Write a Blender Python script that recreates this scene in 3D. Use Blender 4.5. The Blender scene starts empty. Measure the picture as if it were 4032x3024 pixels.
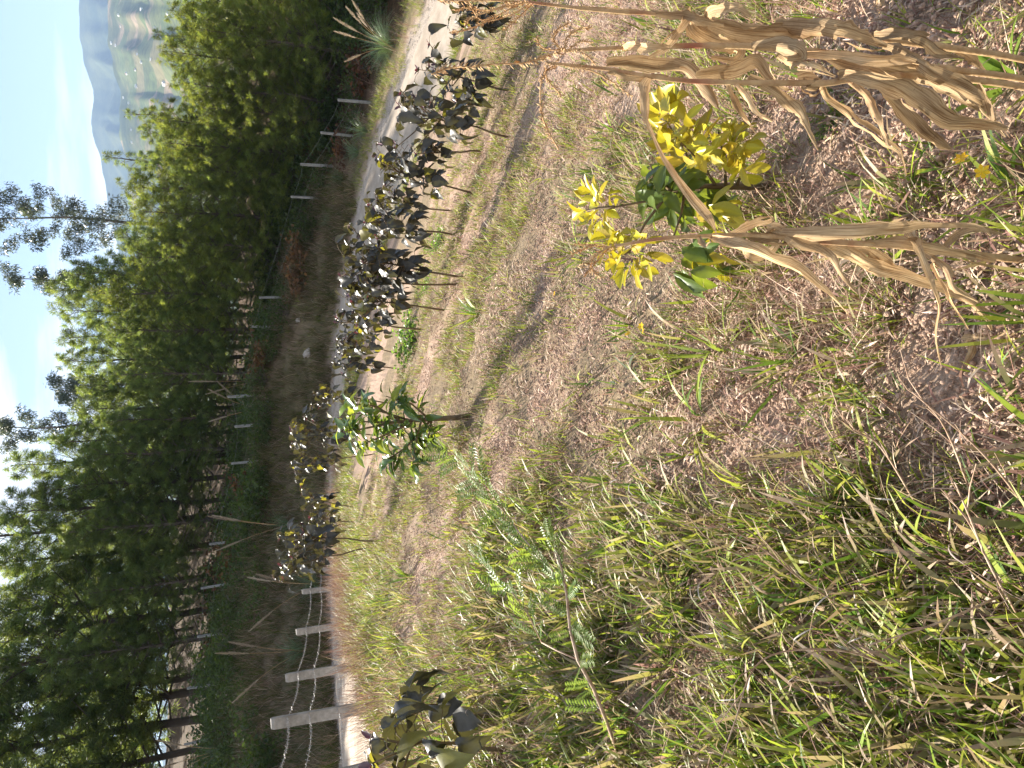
import bpy, math, random
import numpy as np
from mathutils import Vector, Matrix, Euler
random.seed(7); RNG = np.random.default_rng(7)
R = math.radians
S = bpy.context.scene
COL = S.collection

# ------------------------------------------------------------------ camera (the phone was held on its side: 90 degree roll)
EYE = np.array([0.0, 0.0, 1.65]); PITCH = R(21.8); ROLL = 0.03; FPX = 2912.0
_F = np.array([0, math.cos(PITCH), -math.sin(PITCH)])
_U0 = np.array([0, math.sin(PITCH), math.cos(PITCH)])
_R0 = np.array([1.0, 0, 0])
CR = math.cos(ROLL) * _R0 - math.sin(ROLL) * _U0
CU = math.cos(ROLL) * _U0 + math.sin(ROLL) * _R0
cam = bpy.data.cameras.new('camera'); cam_o = bpy.data.objects.new('camera', cam); COL.objects.link(cam_o)
cam.sensor_fit = 'HORIZONTAL'; cam.sensor_width = 36; cam.lens = 36 * FPX / 4032
cam.clip_start = 0.05; cam.clip_end = 30000
M = Matrix.Identity(4)
for i in range(3):
    M[i][0] = -CU[i]; M[i][1] = CR[i]; M[i][2] = -_F[i]; M[i][3] = EYE[i]
cam_o.matrix_world = M
S.camera = cam_o

# ------------------------------------------------------------------ sky, sun, exposure
SUN_AZ = R(-34); SUN_EL = R(33.5)          # azimuth measured from +Y towards +X
w = bpy.data.worlds.new('World'); S.world = w; w.use_nodes = True
nt = w.node_tree; nt.nodes.clear()
def wn(t, **k):
    n = nt.nodes.new(t)
    for a, b in k.items(): setattr(n, a, b)
    return n
def wl(a, b): nt.links.new(a, b)
sky = wn('ShaderNodeTexSky', sky_type='NISHITA', sun_disc=False, sun_elevation=SUN_EL, sun_rotation=SUN_AZ)
sky.altitude = 1500; sky.air_density = 1.0; sky.dust_density = 1.0; sky.ozone_density = 2.0
tc = wn('ShaderNodeTexCoord')
mp = wn('ShaderNodeMapping'); mp.inputs['Scale'].default_value = (2.6, 2.6, 15.0); mp.inputs['Location'].default_value = (0.37, 1.1, 0.35)
no = wn('ShaderNodeTexNoise'); no.inputs['Scale'].default_value = 1.25; no.inputs['Detail'].default_value = 8; no.inputs['Roughness'].default_value = 0.55
rp = wn('ShaderNodeValToRGB'); rp.color_ramp.elements[0].position = 0.535; rp.color_ramp.elements[1].position = 0.66
sx = wn('ShaderNodeSeparateXYZ')
mr = wn('ShaderNodeMapRange'); mr.inputs[1].default_value = 0.42; mr.inputs[2].default_value = -0.42; mr.inputs[3].default_value = -0.05; mr.inputs[4].default_value = 0.16
ad = wn('ShaderNodeMath', operation='ADD')
mx = wn('ShaderNodeMix', data_type='RGBA'); mx.inputs['B'].default_value = (7.6, 7.7, 7.9, 1)
bg = wn('ShaderNodeBackground'); bg.inputs['Strength'].default_value = 0.05
ou = wn('ShaderNodeOutputWorld')
wl(tc.outputs['Generated'], mp.inputs[0]); wl(mp.outputs[0], no.inputs['Vector']); wl(tc.outputs['Generated'], sx.inputs[0])
wl(sx.outputs[0], mr.inputs[0]); wl(no.outputs['Fac'], ad.inputs[0]); wl(mr.outputs[0], ad.inputs[1]); wl(ad.outputs[0], rp.inputs[0])
wl(rp.outputs[0], mx.inputs['Factor']); ve = wn('ShaderNodeMix', data_type='RGBA'); ve.inputs['Factor'].default_value = .25; ve.inputs['B'].default_value = (4.3, 4.5, 4.9, 1)
wl(sky.outputs[0], ve.inputs['A']); wl(ve.outputs['Result'], mx.inputs['A']); wl(mx.outputs['Result'], bg.inputs[0]); wl(bg.outputs[0], ou.inputs[0])
sl = bpy.data.lights.new('sun', 'SUN'); so = bpy.data.objects.new('sun', sl); COL.objects.link(so)
sl.energy = 5.0; sl.angle = R(0.5); sl.color = (1.0, 0.93, 0.81)
SUNDIR = Vector((math.sin(SUN_AZ) * math.cos(SUN_EL), math.cos(SUN_AZ) * math.cos(SUN_EL), math.sin(SUN_EL)))
so.rotation_euler = SUNDIR.to_track_quat('Z', 'Y').to_euler(); so.location = (0, 0, 30)
S.view_settings.view_transform = 'Standard'; S.view_settings.look = 'None'; S.view_settings.gamma = 1
S.view_settings.use_curve_mapping = False; S.view_settings.exposure = 1.9
S.cycles.max_bounces = 8; S.cycles.transparent_max_bounces = 8; S.cycles.volume_bounces = 0
S.cycles.diffuse_bounces = 3; S.cycles.transmission_bounces = 4; S.cycles.glossy_bounces = 2

# ------------------------------------------------------------------ photo pixel -> ray
def ray(x, y):
    a = (x - 2016) / FPX; b = (1512 - y) / FPX
    return _F + b * CR - a * CU
def P(x, y, D): return EYE + ray(x, y) * D
def PY(x, y, Y):
    r = ray(x, y); return EYE + r * (Y / r[1])
def proj(p):
    d = np.asarray(p) - EYE; D = d @ _F
    return 2016 - (d @ CU) / D * FPX, 1512 - (d @ CR) / D * FPX, D

# ------------------------------------------------------------------ noise
def _h(ix, iy, s):
    h = (ix.astype(np.int64) * 374761393 + iy.astype(np.int64) * 668265263 + s * 982451653) & 0x7fffffff
    h = ((h ^ (h >> 13)) * 1274126177) & 0x7fffffff
    return ((h ^ (h >> 16)) & 0xffff) / 65535.0
def vn(x, y, s=0):
    x = np.asarray(x, float); y = np.asarray(y, float)
    ix = np.floor(x); iy = np.floor(y); fx = x - ix; fy = y - iy
    fx = fx * fx * (3 - 2 * fx); fy = fy * fy * (3 - 2 * fy)
    a = _h(ix, iy, s); b = _h(ix + 1, iy, s); c = _h(ix, iy + 1, s); d = _h(ix + 1, iy + 1, s)
    return (a * (1 - fx) + b * fx) * (1 - fy) + (c * (1 - fx) + d * fx) * fy
def fbm(x, y, s=0, o=4):
    t = 0; A = 0.5
    for k in range(o):
        t = t + A * vn(np.asarray(x) * 2 ** k, np.asarray(y) * 2 ** k, s + k * 17); A *= 0.5
    return t / (1 - 0.5 ** o)
def sst(a, b, x):
    t = np.clip((np.asarray(x, float) - a) / (b - a), 0, 1); return t * t * (3 - 2 * t)

# ------------------------------------------------------------------ terrain
ROADC = np.array([(-5.2, -8, .6), (-5.6, -2, .45), (-6.1, 5, .15), (-6.5, 10, -.2), (-6.5, 15, -.6), (-5.2, 20, -1.15), (-2.2, 23.8, -1.8), (1.8, 25.6, -2.55),
                  (5.4, 24.6, -3.3), (8.2, 21.6, -4.15), (10.3, 18.3, -4.85), (12.8, 14.6, -5.5), (17, 9, -6.2), (24, 2, -6.8)])
HW = 2.1
def catmull(p, n):
    p = np.asarray(p, float); q = np.vstack([2 * p[0] - p[1], p, 2 * p[-1] - p[-2]]); out = []
    for i in range(len(p) - 1):
        a, b, c, d = q[i:i + 4]
        for t in np.linspace(0, 1, n, endpoint=False):
            out.append(.5 * (2 * b + (c - a) * t + (2 * a - 5 * b + 4 * c - d) * t * t + (3 * b - a - 3 * c + d) * t ** 3))
    out.append(p[-1]); return np.array(out)
RD = catmull(ROADC, 10)
RT = np.gradient(RD[:, :2], axis=0); RT /= np.linalg.norm(RT, axis=1)[:, None]
def road_info(X, Y):
    X = np.atleast_1d(np.asarray(X, float)).ravel(); Y = np.atleast_1d(np.asarray(Y, float)).ravel()
    d = np.empty(len(X)); z = np.empty(len(X))
    for i in range(0, len(X), 40000):
        x = X[i:i + 40000, None]; y = Y[i:i + 40000, None]
        q = (x - RD[:, 0]) ** 2 + (y - RD[:, 1]) ** 2
        k = q.argmin(1); dx = x[:, 0] - RD[k, 0]; dy = y[:, 0] - RD[k, 1]
        al = RT[k, 0] * dx + RT[k, 1] * dy
        sg = np.sign(RT[k, 0] * dy - RT[k, 1] * dx)
        dist = np.sqrt(q[np.arange(len(k)), k])
        lat = np.abs(RT[k, 0] * dy - RT[k, 1] * dx)
        near = dist < 6
        d[i:i + 40000] = sg * np.where(near, lat, dist)
        k2 = np.clip(k + np.where(al > 0, 1, -1), 0, len(RD) - 1)
        seg = np.linalg.norm(RD[k2, :2] - RD[k, :2], axis=1) + 1e-6
        t = np.clip(np.abs(al) / seg, 0, 1)
        z[i:i + 40000] = RD[k, 2] * (1 - t) + RD[k2, 2] * t
    return d, z
FAR_POSTS = [(2905, 728, 858, 30), (2690, 740, 873, 30.5), (2488, 778, 904, 31), (2296, 808, 920, 32), (2130, 864, 950, 32.5), (1990, 885, 990, 31.5), (1815, 887, 1035, 30.5), (1670, 895, 1050, 30),
             (1556, 913, 1020, 30.5), (1450, 940, 1030, 31), (1290, 1020, 1105, 32), (1170, 1060, 1140, 32), (1060, 1100, 1172, 31.5), (780, 1150, 1265, 30.5), (655, 1217, 1310, 29.5), (535, 1300, 1390, 28.5), (405, 1340, 1470, 27.5), (200, 1410, 1545, 26)]
CTRL = np.array([P(xb, y, D) for y, xt, xb, D in FAR_POSTS] + [P(860, 3300, 30), P(850, 3900, 30), P(1600, 0, 25.5), (20, 20, -5.8), (30, 12, -6.5)])
def field(X, Y):
    Xc = np.clip(X, -7, 16); Yc = np.clip(Y, -8, 30)
    z = -.27 * Xc - .075 * Yc - .008 * np.clip(Xc - 2, 0, 20) * np.clip(Yc - 6, 0, 20)
    z = z - .40 * sst(7, 15, Yc) * sst(5, 1, Xc)
    wv = .55 * X + .83 * Y + .5 * (fbm(X * .5, Y * .5, 3) - .5)
    ph = (wv / 1.15) % 1.0
    amp = .085 * sst(2.2, 5, Y)
    z = z + amp * (sst(0, .78, ph) - sst(.86, 1.0, ph) - .4)
    z = z + .10 * (fbm(X * .8, Y * .8, 5) - .5) + .05 * (fbm(X * 3.1, Y * 3.1, 9, 3) - .5)
    return z
def height(X, Y, fine=True):
    sh = np.shape(X); X = np.atleast_1d(np.asarray(X, float)).ravel(); Y = np.atleast_1d(np.asarray(Y, float)).ravel()
    d, zr = road_info(X, Y)
    zi = field(X, Y)
    if fine:
        zi = zi + .024 * (fbm(X * 13, Y * 13, 21, 3) - .5) + .012 * (vn(X * 37, Y * 37, 31) - .5)
    wsum = 0; zo = 0
    for c in CTRL:
        q = 1 / ((X - c[0]) ** 2 + (Y - c[1]) ** 2 + .8) ** 1.6
        wsum = wsum + q; zo = zo + q * c[2]
    zo = zo / wsum + .25 * (fbm(X * .6, Y * .6, 41) - .5) * sst(2.5, 6, d)
    far = np.clip(np.hypot(X, Y) - 44, 0, None)
    zo = zo + np.where(d > 0, -.00 * far, 0)
    zo = zo + 6 * sst(33, 75, np.hypot(X, Y)) * sst(.12, -.2, X / np.maximum(np.abs(Y), 1)) * (d > 0)
    zo = zo - 70 * sst(85, 420, np.hypot(X, Y)) * (d > 0)
    zr2 = zr - .03
    ti = sst(HW + .15, HW + 1.5, -d); to = sst(HW + .25, HW + 4.0, d)
    z = np.where(d < 0, zr2 * (1 - ti) + zi * ti, zr2 * (1 - to) + zo * to)
    return z.reshape(sh) if sh else float(z[0])
def hit(x, y):
    r = ray(x, y); t = np.concatenate([np.linspace(.8, 12, 700), np.linspace(12, 60, 800)])
    p = EYE + t[:, None] * r
    below = p[:, 2] < height(p[:, 0], p[:, 1], False)
    i = int(np.argmax(below)) if below.any() else len(t) - 1
    return p[i]

# ------------------------------------------------------------------ mesh builder
class MB:
    def __init__(s): s.v = []; s.f = []; s.m = []; s.c = []
    def tri(s, pts, faces, mat=0, col=(1, 1, 1)):
        b = len(s.v); s.v += [tuple(p) for p in pts]; s.c += [col] * len(pts)
        s.f += [tuple(b + i for i in f) for f in faces]; s.m += [mat] * len(faces)
    def tube(s, pts, rad, n=6, mat=0, col=(1, 1, 1), cap=True):
        pts = [Vector(p) for p in pts]; k = len(pts)
        if not hasattr(rad, '__len__'): rad = [rad] * k
        b = len(s.v); up = None
        for i, p in enumerate(pts):
            t = (pts[min(i + 1, k - 1)] - pts[max(i - 1, 0)]).normalized()
            if up is None: up = t.orthogonal().normalized()
            up = (up - t * up.dot(t)); up = up.normalized() if up.length > 1e-6 else t.orthogonal().normalized()
            q = t.cross(up)
            for j in range(n):
                a = 2 * math.pi * j / n
                s.v.append(tuple(p + (up * math.cos(a) + q * math.sin(a)) * rad[i])); s.c.append(col)
        for i in range(k - 1):
            for j in range(n):
                s.f.append((b + i * n + j, b + i * n + (j + 1) % n, b + (i + 1) * n + (j + 1) % n, b + (i + 1) * n + j)); s.m.append(mat)
        if cap and n > 2:
            s.f.append(tuple(b + j for j in range(n))[::-1]); s.m.append(mat)
            s.f.append(tuple(b + (k - 1) * n + j for j in range(n))); s.m.append(mat)
    def mesh(s, name, mats, smooth=False):
        me = bpy.data.meshes.new(name); me.from_pydata(s.v, [], s.f)
        for m in mats: me.materials.append(m)
        if len(mats) > 1: me.polygons.foreach_set('material_index', s.m)
        ca = me.attributes.new('col', 'FLOAT_COLOR', 'POINT')
        arr = np.ones((len(s.v), 4), np.float32); arr[:, :3] = np.array(s.c, np.float32).reshape(-1, 3); ca.data.foreach_set('color', arr.ravel())
        if smooth: me.polygons.foreach_set('use_smooth', [True] * len(me.polygons))
        me.update(); return me
    def build(s, name, mats, parent=None, smooth=False):
        return link(name, s.mesh(name, mats if isinstance(mats, list) else [mats], smooth), parent)
def link(name, me, parent=None, M=None):
    o = bpy.data.objects.new(name, me); COL.objects.link(o)
    if parent is not None: o.parent = parent
    if M is not None: o.matrix_basis = M
    return o
def thing(name, label, cat, loc, group=None, rz=0):
    o = bpy.data.objects.new(name, None); COL.objects.link(o); o.location = tuple(loc); o.rotation_euler = (0, 0, rz)
    o.empty_display_size = .1
    return tag(o, label, cat, group)
def tag(o, label=None, cat=None, group=None, kind=None):
    if label: o['label'] = label
    if cat: o['category'] = cat
    if group: o['group'] = group
    if kind: o['kind'] = kind
    return o

# ------------------------------------------------------------------ materials
def nodes(name):
    m = bpy.data.materials.new(name); m.use_nodes = True; t = m.node_tree; t.nodes.clear()
    def N(ty, **k):
        n = t.nodes.new(ty)
        for a, b in k.items(): setattr(n, a, b)
        return n
    L = lambda a, b: t.links.new(a, b)
    return m, N, L
def noise_col(N, L, coord, scale, c1, c2, lo=.35, hi=.65, detail=6, rough=.6):
    n = N('ShaderNodeTexNoise'); n.inputs['Scale'].default_value = scale; n.inputs['Detail'].default_value = detail; n.inputs['Roughness'].default_value = rough
    L(coord, n.inputs['Vector'])
    r = N('ShaderNodeValToRGB'); r.color_ramp.elements[0].position = lo; r.color_ramp.elements[1].position = hi
    r.color_ramp.elements[0].color = (*c1, 1); r.color_ramp.elements[1].color = (*c2, 1)
    L(n.outputs['Fac'], r.inputs[0]); return r.outputs[0], n.outputs['Fac']
def mixc(N, L, f, a, b, mode='MIX'):
    m = N('ShaderNodeMix', data_type='RGBA', blend_type=mode)
    for s, k in ((f, 'Factor'), (a, 'A'), (b, 'B')):
        if isinstance(s, (int, float)): m.inputs[k].default_value = s
        elif isinstance(s, tuple): m.inputs[k].default_value = (*s, 1)
        else: L(s, m.inputs[k])
    return m.outputs['Result']
def surf(name, c1, c2, scale=8, rough=.8, bump=.3, bscale=None, c3=None, use_col=False, spec=.3):
    m, N, L = nodes(name); co = N('ShaderNodeTexCoord').outputs['Object']
    c, f = noise_col(N, L, co, scale, c1, c2)
    if c3:
        _, f2 = noise_col(N, L, co, scale * .23, c1, c2)
        rr = N('ShaderNodeMapRange'); rr.inputs[1].default_value = .5; rr.inputs[2].default_value = .68; L(f2, rr.inputs[0])
        c = mixc(N, L, rr.outputs[0], c, c3)
    if use_col:
        at = N('ShaderNodeAttribute', attribute_name='col'); c = mixc(N, L, 1.0, c, at.outputs['Color'], 'MULTIPLY')
    p = N('ShaderNodeBsdfPrincipled'); p.inputs['Roughness'].default_value = rough; p.inputs['Specular IOR Level'].default_value = spec
    L(c, p.inputs['Base Color'])
    if bump:
        _, fb = noise_col(N, L, co, bscale or scale * 3, c1, c2)
        b = N('ShaderNodeBump'); b.inputs['Strength'].default_value = bump; b.inputs['Distance'].default_value = .02; L(fb, b.inputs['Height']); L(b.outputs[0], p.inputs['Normal'])
    o = N('ShaderNodeOutputMaterial'); L(p.outputs[0], o.inputs[0]); return m
def leafmat(name, base, trans, tmix=.4, rough=.5, spec=.3, var=.35, hue=.03, veins=0.0, vein_col=None, back=None, vscale=60):
    """thin leaf: reflects its own colour, lets coloured light through; 'col' attribute tints single blades"""
    m, N, L = nodes(name)
    oi = N('ShaderNodeObjectInfo'); at = N('ShaderNodeAttribute', attribute_name='col')
    h = N('ShaderNodeHueSaturation'); 
    mrg = N('ShaderNodeMapRange'); mrg.inputs[3].default_value = 1 - var; mrg.inputs[4].default_value = 1 + var; L(oi.outputs['Random'], mrg.inputs[0]); L(mrg.outputs[0], h.inputs['Value'])
    m2 = N('ShaderNodeMath', operation='FRACT'); m3 = N('ShaderNodeMath', operation='MULTIPLY'); m3.inputs[1].default_value = 7.31; L(oi.outputs['Random'], m3.inputs[0]); L(m3.outputs[0], m2.inputs[0])
    mh = N('ShaderNodeMapRange'); mh.inputs[3].default_value = .5 - hue; mh.inputs[4].default_value = .5 + hue; L(m2.outputs[0], mh.inputs[0]); L(mh.outputs[0], h.inputs['Hue'])
    cb = mixc(N, L, 1.0, base, at.outputs['Color'], 'MULTIPLY')
    if veins:
        co = N('ShaderNodeTexCoord').outputs['Object']
        vc, vf = noise_col(N, L, co, vscale, vein_col, (1, 1, 1), .35, .6)
        cb = mixc(N, L, veins, cb, vc, 'MULTIPLY')
    L(cb, h.inputs['Color'])
    cc = h.outputs[0]
    if back:
        ge = N('ShaderNodeNewGeometry'); cc = mixc(N, L, ge.outputs['Backfacing'], cc, back)
    p = N('ShaderNodeBsdfPrincipled'); p.inputs['Roughness'].default_value = rough; p.inputs['Specular IOR Level'].default_value = spec
    L(cc, p.inputs['Base Color'])
    tr = N('ShaderNodeBsdfTranslucent'); tcx = mixc(N, L, 1.0, trans, at.outputs['Color'], 'MULTIPLY')
    L(tcx, tr.inputs['Color'])
    mxs = N('ShaderNodeMixShader'); mxs.inputs[0].default_value = tmix; L(p.outputs[0], mxs.inputs[1]); L(tr.outputs[0], mxs.inputs[2])
    o = N('ShaderNodeOutputMaterial'); L(mxs.outputs[0], o.inputs[0]); return m

# ground: soil / litter / forest floor / verge, the zones are an attribute of the terrain
def ground_mat():
    m, N, L = nodes('ground_soil'); co = N('ShaderNodeTexCoord').outputs['Object']
    a, fa = noise_col(N, L, co, 1.3, (.38, .245, .175), (.54, .375, .28), .35, .65)
    b, fb = noise_col(N, L, co, 28, (.25, .15, .10), (.60, .44, .335), .38, .66)
    c = mixc(N, L, .6, a, b)
    d, fd = noise_col(N, L, co, 110, (.17, .10, .065), (.68, .53, .42), .36, .7)
    c = mixc(N, L, .45, c, d)
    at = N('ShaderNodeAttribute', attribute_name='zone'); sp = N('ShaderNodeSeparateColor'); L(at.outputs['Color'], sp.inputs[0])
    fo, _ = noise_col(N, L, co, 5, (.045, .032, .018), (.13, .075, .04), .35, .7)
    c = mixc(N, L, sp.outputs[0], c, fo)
    gr, _ = noise_col(N, L, co, 7, (.05, .06, .02), (.14, .12, .05), .35, .65)  # grassy ground, tone darkened to deepen the shade on the far bank
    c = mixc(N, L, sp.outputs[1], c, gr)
    gv, _ = noise_col(N, L, co, 45, (.24, .19, .15), (.55, .48, .41), .35, .65)
    c = mixc(N, L, sp.outputs[2], c, gv)
    p = N('ShaderNodeBsdfPrincipled'); p.inputs['Roughness'].default_value = .95; p.inputs['Specular IOR Level'].default_value = .1; L(c, p.inputs['Base Color'])
    b1 = N('ShaderNodeBump'); b1.inputs['Strength'].default_value = .7; b1.inputs['Distance'].default_value = .02; L(fb, b1.inputs['Height'])
    b2 = N('ShaderNodeBump'); b2.inputs['Strength'].default_value = .7; b2.inputs['Distance'].default_value = .008; L(fd, b2.inputs['Height']); L(b1.outputs[0], b2.inputs['Normal']); L(b2.outputs[0], p.inputs['Normal'])
    o = N('ShaderNodeOutputMaterial'); L(p.outputs[0], o.inputs[0]); return m
M_ground = ground_mat()
M_road = surf('gravel_road_surface', (.37, .305, .24), (.475, .40, .325), 3.0, .95, .5, 60, c3=(.32, .26, .205), spec=.1)
M_conc = surf('weathered_shaded_concrete', (.24, .225, .20), (.40, .375, .345), 9, .9, .6, 50, c3=(.13, .12, .11))  # stained grey; the darker tone also stands in for shade on the posts
M_concw = surf('pale_concrete', (.50, .49, .46), (.68, .66, .63), 9, .9, .6, 50, c3=(.34, .32, .29))
M_wire = surf('rusty_galvanised_wire', (.30, .28, .26), (.42, .41, .40), 30, .5, 0)
M_bark = surf('pine_bark', (.06, .048, .038), (.17, .13, .10), 9, .95, .5, 25)
M_ebark = surf('eucalyptus_bark', (.10, .085, .07), (.24, .20, .17), 5, .9, .3, 20)
M_needle = leafmat('pine_needles', (.062, .098, .034), (.34, .43, .09), .46, .5, .4, .28, .012)
M_needleY = leafmat('yellow_green_pine_needles', (.088, .115, .03), (.35, .41, .06), .45, .5, .35, .2, .012)
M_euc = leafmat('eucalyptus_leaves', (.07, .085, .06), (.14, .17, .07), .3, .4, .5, .25, .02)
M_shrub = leafmat('shrub_leaves', (.042, .066, .02), (.15, .21, .035), .4, .5, .35, .35, .02)
M_grass = leafmat('grass_blades', (1, 1, 1), (1, 1, 1), .45, .45, .35, .25, .012)
M_dry = leafmat('dry_straw', (1, 1, 1), (.8, .7, .55), .2, .7, .2, .2, .01)
M_tam = leafmat('tree_tomato_leaf', (.046, .043, .037), (.12, .11, .028), .20, .40, .5, .35, .02, .5, (.4, .4, .45), vscale=14)
M_tamy = leafmat('yellowing_tree_tomato_leaf', (.13, .125, .035), (.36, .32, .03), .40, .45, .4, .3, .02, .5, (.5, .45, .3), vscale=14)
M_tamp = leafmat('young_purple_leaf', (.075, .03, .042), (.16, .04, .05), .25, .3, .6, .3, .02)
M_tstem = surf('brown_green_stem', (.10, .07, .04), (.20, .14, .075), 12, .7, .2)
M_avo = leafmat('avocado_leaf', (.065, .12, .035), (.24, .34, .04), .28, .22, .8, .3, .02)
M_avoy = leafmat('young_avocado_leaf', (.20, .26, .04), (.46, .52, .05), .4, .3, .5, .25, .02)
M_yel = leafmat('yellow_green_leaf', (.42, .36, .035), (.53, .45, .025), .28, .36, .5, .35, .03, .35, (.7, .6, .3), vscale=25)
M_mat = leafmat('mature_green_leaf', (.075, .115, .022), (.27, .33, .03), .32, .32, .5, .35, .02)
def cornmat():
    m, N, L = nodes('dry_corn_leaf'); at = N('ShaderNodeAttribute', attribute_name='col'); uv = N('ShaderNodeUVMap').outputs[0]
    mpp = N('ShaderNodeMapping'); mpp.inputs['Scale'].default_value = (20, 1.2, 1); L(uv, mpp.inputs[0])
    c, f = noise_col(N, L, mpp.outputs[0], 1.0, (.26, .145, .06), (.74, .55, .32), .34, .64, 4)
    co = N('ShaderNodeTexCoord').outputs['Object']
    s, _ = noise_col(N, L, co, 7, (.55, .45, .40), (1, 1, 1), .3, .5)
    c = mixc(N, L, .8, c, s, 'MULTIPLY')
    sp2, _ = noise_col(N, L, co, 55, (.45, .38, .34), (1, 1, 1), .27, .36)
    c = mixc(N, L, .7, c, sp2, 'MULTIPLY')
    c = mixc(N, L, 1.0, c, at.outputs['Color'], 'MULTIPLY')
    p = N('ShaderNodeBsdfPrincipled'); p.inputs['Roughness'].default_value = .6; p.inputs['Specular IOR Level'].default_value = .3; L(c, p.inputs['Base Color'])
    b = N('ShaderNodeBump'); b.inputs['Strength'].default_value = .5; b.inputs['Distance'].default_value = .004; L(f, b.inputs['Height']); L(b.outputs[0], p.inputs['Normal'])
    tr = N('ShaderNodeBsdfTranslucent'); L(c, tr.inputs['Color'])
    x = N('ShaderNodeMixShader'); x.inputs[0].default_value = .16; L(p.outputs[0], x.inputs[1]); L(tr.outputs[0], x.inputs[2])
    o = N('ShaderNodeOutputMaterial'); L(x.outputs[0], o.inputs[0]); return m
M_corn = cornmat()
M_stalk = surf('dry_corn_stalk', (.33, .20, .10), (.52, .37, .20), 25, .6, .2, c3=(.30, .10, .06))
M_tassel = surf('dry_tassel', (.30, .17, .075), (.52, .34, .17), 40, .8, .2)
M_plume = leafmat('pampas_plume', (.52, .42, .31), (.5, .4, .28), .35, .8, .1, .12, .01)
M_pblade = leafmat('pampas_blades', (.13, .19, .11), (.20, .29, .09), .3, .4, .5, .2, .01)
M_weed = leafmat('weed_leaflets', (.12, .19, .045), (.36, .48, .07), .42, .45, .35, .25, .02)
M_wstem = surf('reddish_weed_stem', (.28, .17, .11), (.50, .37, .27), 20, .7, .2)
M_stone = surf('pale_stone', (.34, .29, .24), (.55, .48, .41), 6, .9, .5, 30)
M_clod = surf('soil_clod', (.32, .205, .145), (.48, .335, .25), 9, .95, .5, 30)
M_flower = leafmat('yellow_petals', (.80, .50, .02), (.8, .5, .02), .3, .5, .3, .1, .01)
M_fernr = leafmat('dead_fern', (.15, .075, .04), (.16, .07, .03), .3, .7, .2, .25, .02)
M_wall = surf('white_house_wall', (.70, .68, .64), (.80, .78, .74), .5, .9, 0)
M_roof = surf('red_house_roof', (.30, .13, .08), (.42, .2, .13), .5, .9, 0)

# ------------------------------------------------------------------ ground sheet
def warp(n, near, k, maxv):
    t = np.linspace(0, 1, n); return near * n * t * (1 - .0) + (maxv - near * n) * t ** k
xr = warp(330, .0135, 5.5, 900.0); xs = np.concatenate([-xr[::-1], xr[1:]])
yf = .45 + warp(560, .0125, 6.5, 1000.0); yb = .45 - warp(50, .06, 5, 400.0)[1:]
ys = np.concatenate([yb[::-1], yf])
GX, GY = np.meshgrid(xs, ys); GZ = height(GX, GY)
nx, ny = len(xs), len(ys)
me = bpy.data.meshes.new('ground')
vv = np.stack([GX.ravel(), GY.ravel(), GZ.ravel()], 1)
ii = np.arange(nx * ny).reshape(ny, nx)
ff = np.stack([ii[:-1, :-1].ravel(), ii[:-1, 1:].ravel(), ii[1:, 1:].ravel(), ii[1:, :-1].ravel()], 1)
me.vertices.add(len(vv)); me.vertices.foreach_set('co', vv.ravel())
me.loops.add(ff.size); me.loops.foreach_set('vertex_index', ff.ravel().astype(np.int32))
me.polygons.add(len(ff)); me.polygons.foreach_set('loop_start', np.arange(0, ff.size, 4, dtype=np.int32))
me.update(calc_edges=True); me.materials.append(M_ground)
gd, _ = road_info(GX.ravel(), GY.ravel())
zone = np.ones((len(vv), 4), np.float32)
nz = fbm(vv[:, 0] * .9, vv[:, 1] * .9, 61)
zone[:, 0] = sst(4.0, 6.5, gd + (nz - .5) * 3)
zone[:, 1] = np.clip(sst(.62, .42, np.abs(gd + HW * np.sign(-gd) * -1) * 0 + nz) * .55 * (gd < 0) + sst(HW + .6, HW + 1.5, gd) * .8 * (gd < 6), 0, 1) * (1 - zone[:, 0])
zone[:, 2] = sst(HW + .9, HW + .35, np.abs(gd) + (nz - .5) * .8)
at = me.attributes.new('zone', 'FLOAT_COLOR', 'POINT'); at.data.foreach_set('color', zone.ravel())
me.polygons.foreach_set('use_smooth', [True] * len(me.polygons))
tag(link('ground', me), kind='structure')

# road strip, a sheet just above the ground, with wheel tracks worn into it
rb = MB(); offs = np.linspace(-HW - .25, HW + .25, 23)
RD2 = catmull(ROADC, 26); RT2 = np.gradient(RD2[:, :2], axis=0); RT2 /= np.linalg.norm(RT2, axis=1)[:, None]
for i in range(len(RD2)):
    for o in offs:
        e = o + (.22 * (vn(i * .35, o * .0 + (7 if o > 0 else 2), 77) - .5) if abs(o) > HW else 0)
        x = RD2[i, 0] - RT2[i, 1] * e; y = RD2[i, 1] + RT2[i, 0] * e
        z = RD2[i, 2] + .012 - .035 * (math.exp(-((abs(e) - .85) / .28) ** 2)) + .02 * float(vn(x * 3, y * 3, 5)) - (.10 if abs(o) > HW else 0)
        rb.v.append((x, y, z)); rb.c.append((1, 1, 1))
k = len(offs)
for i in range(len(RD2) - 1):
    for j in range(k - 1): rb.f.append((i * k + j + 1, i * k + j, (i + 1) * k + j, (i + 1) * k + j + 1)); rb.m.append(0)
tag(rb.build('road', M_road, smooth=True), kind='structure')

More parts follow.
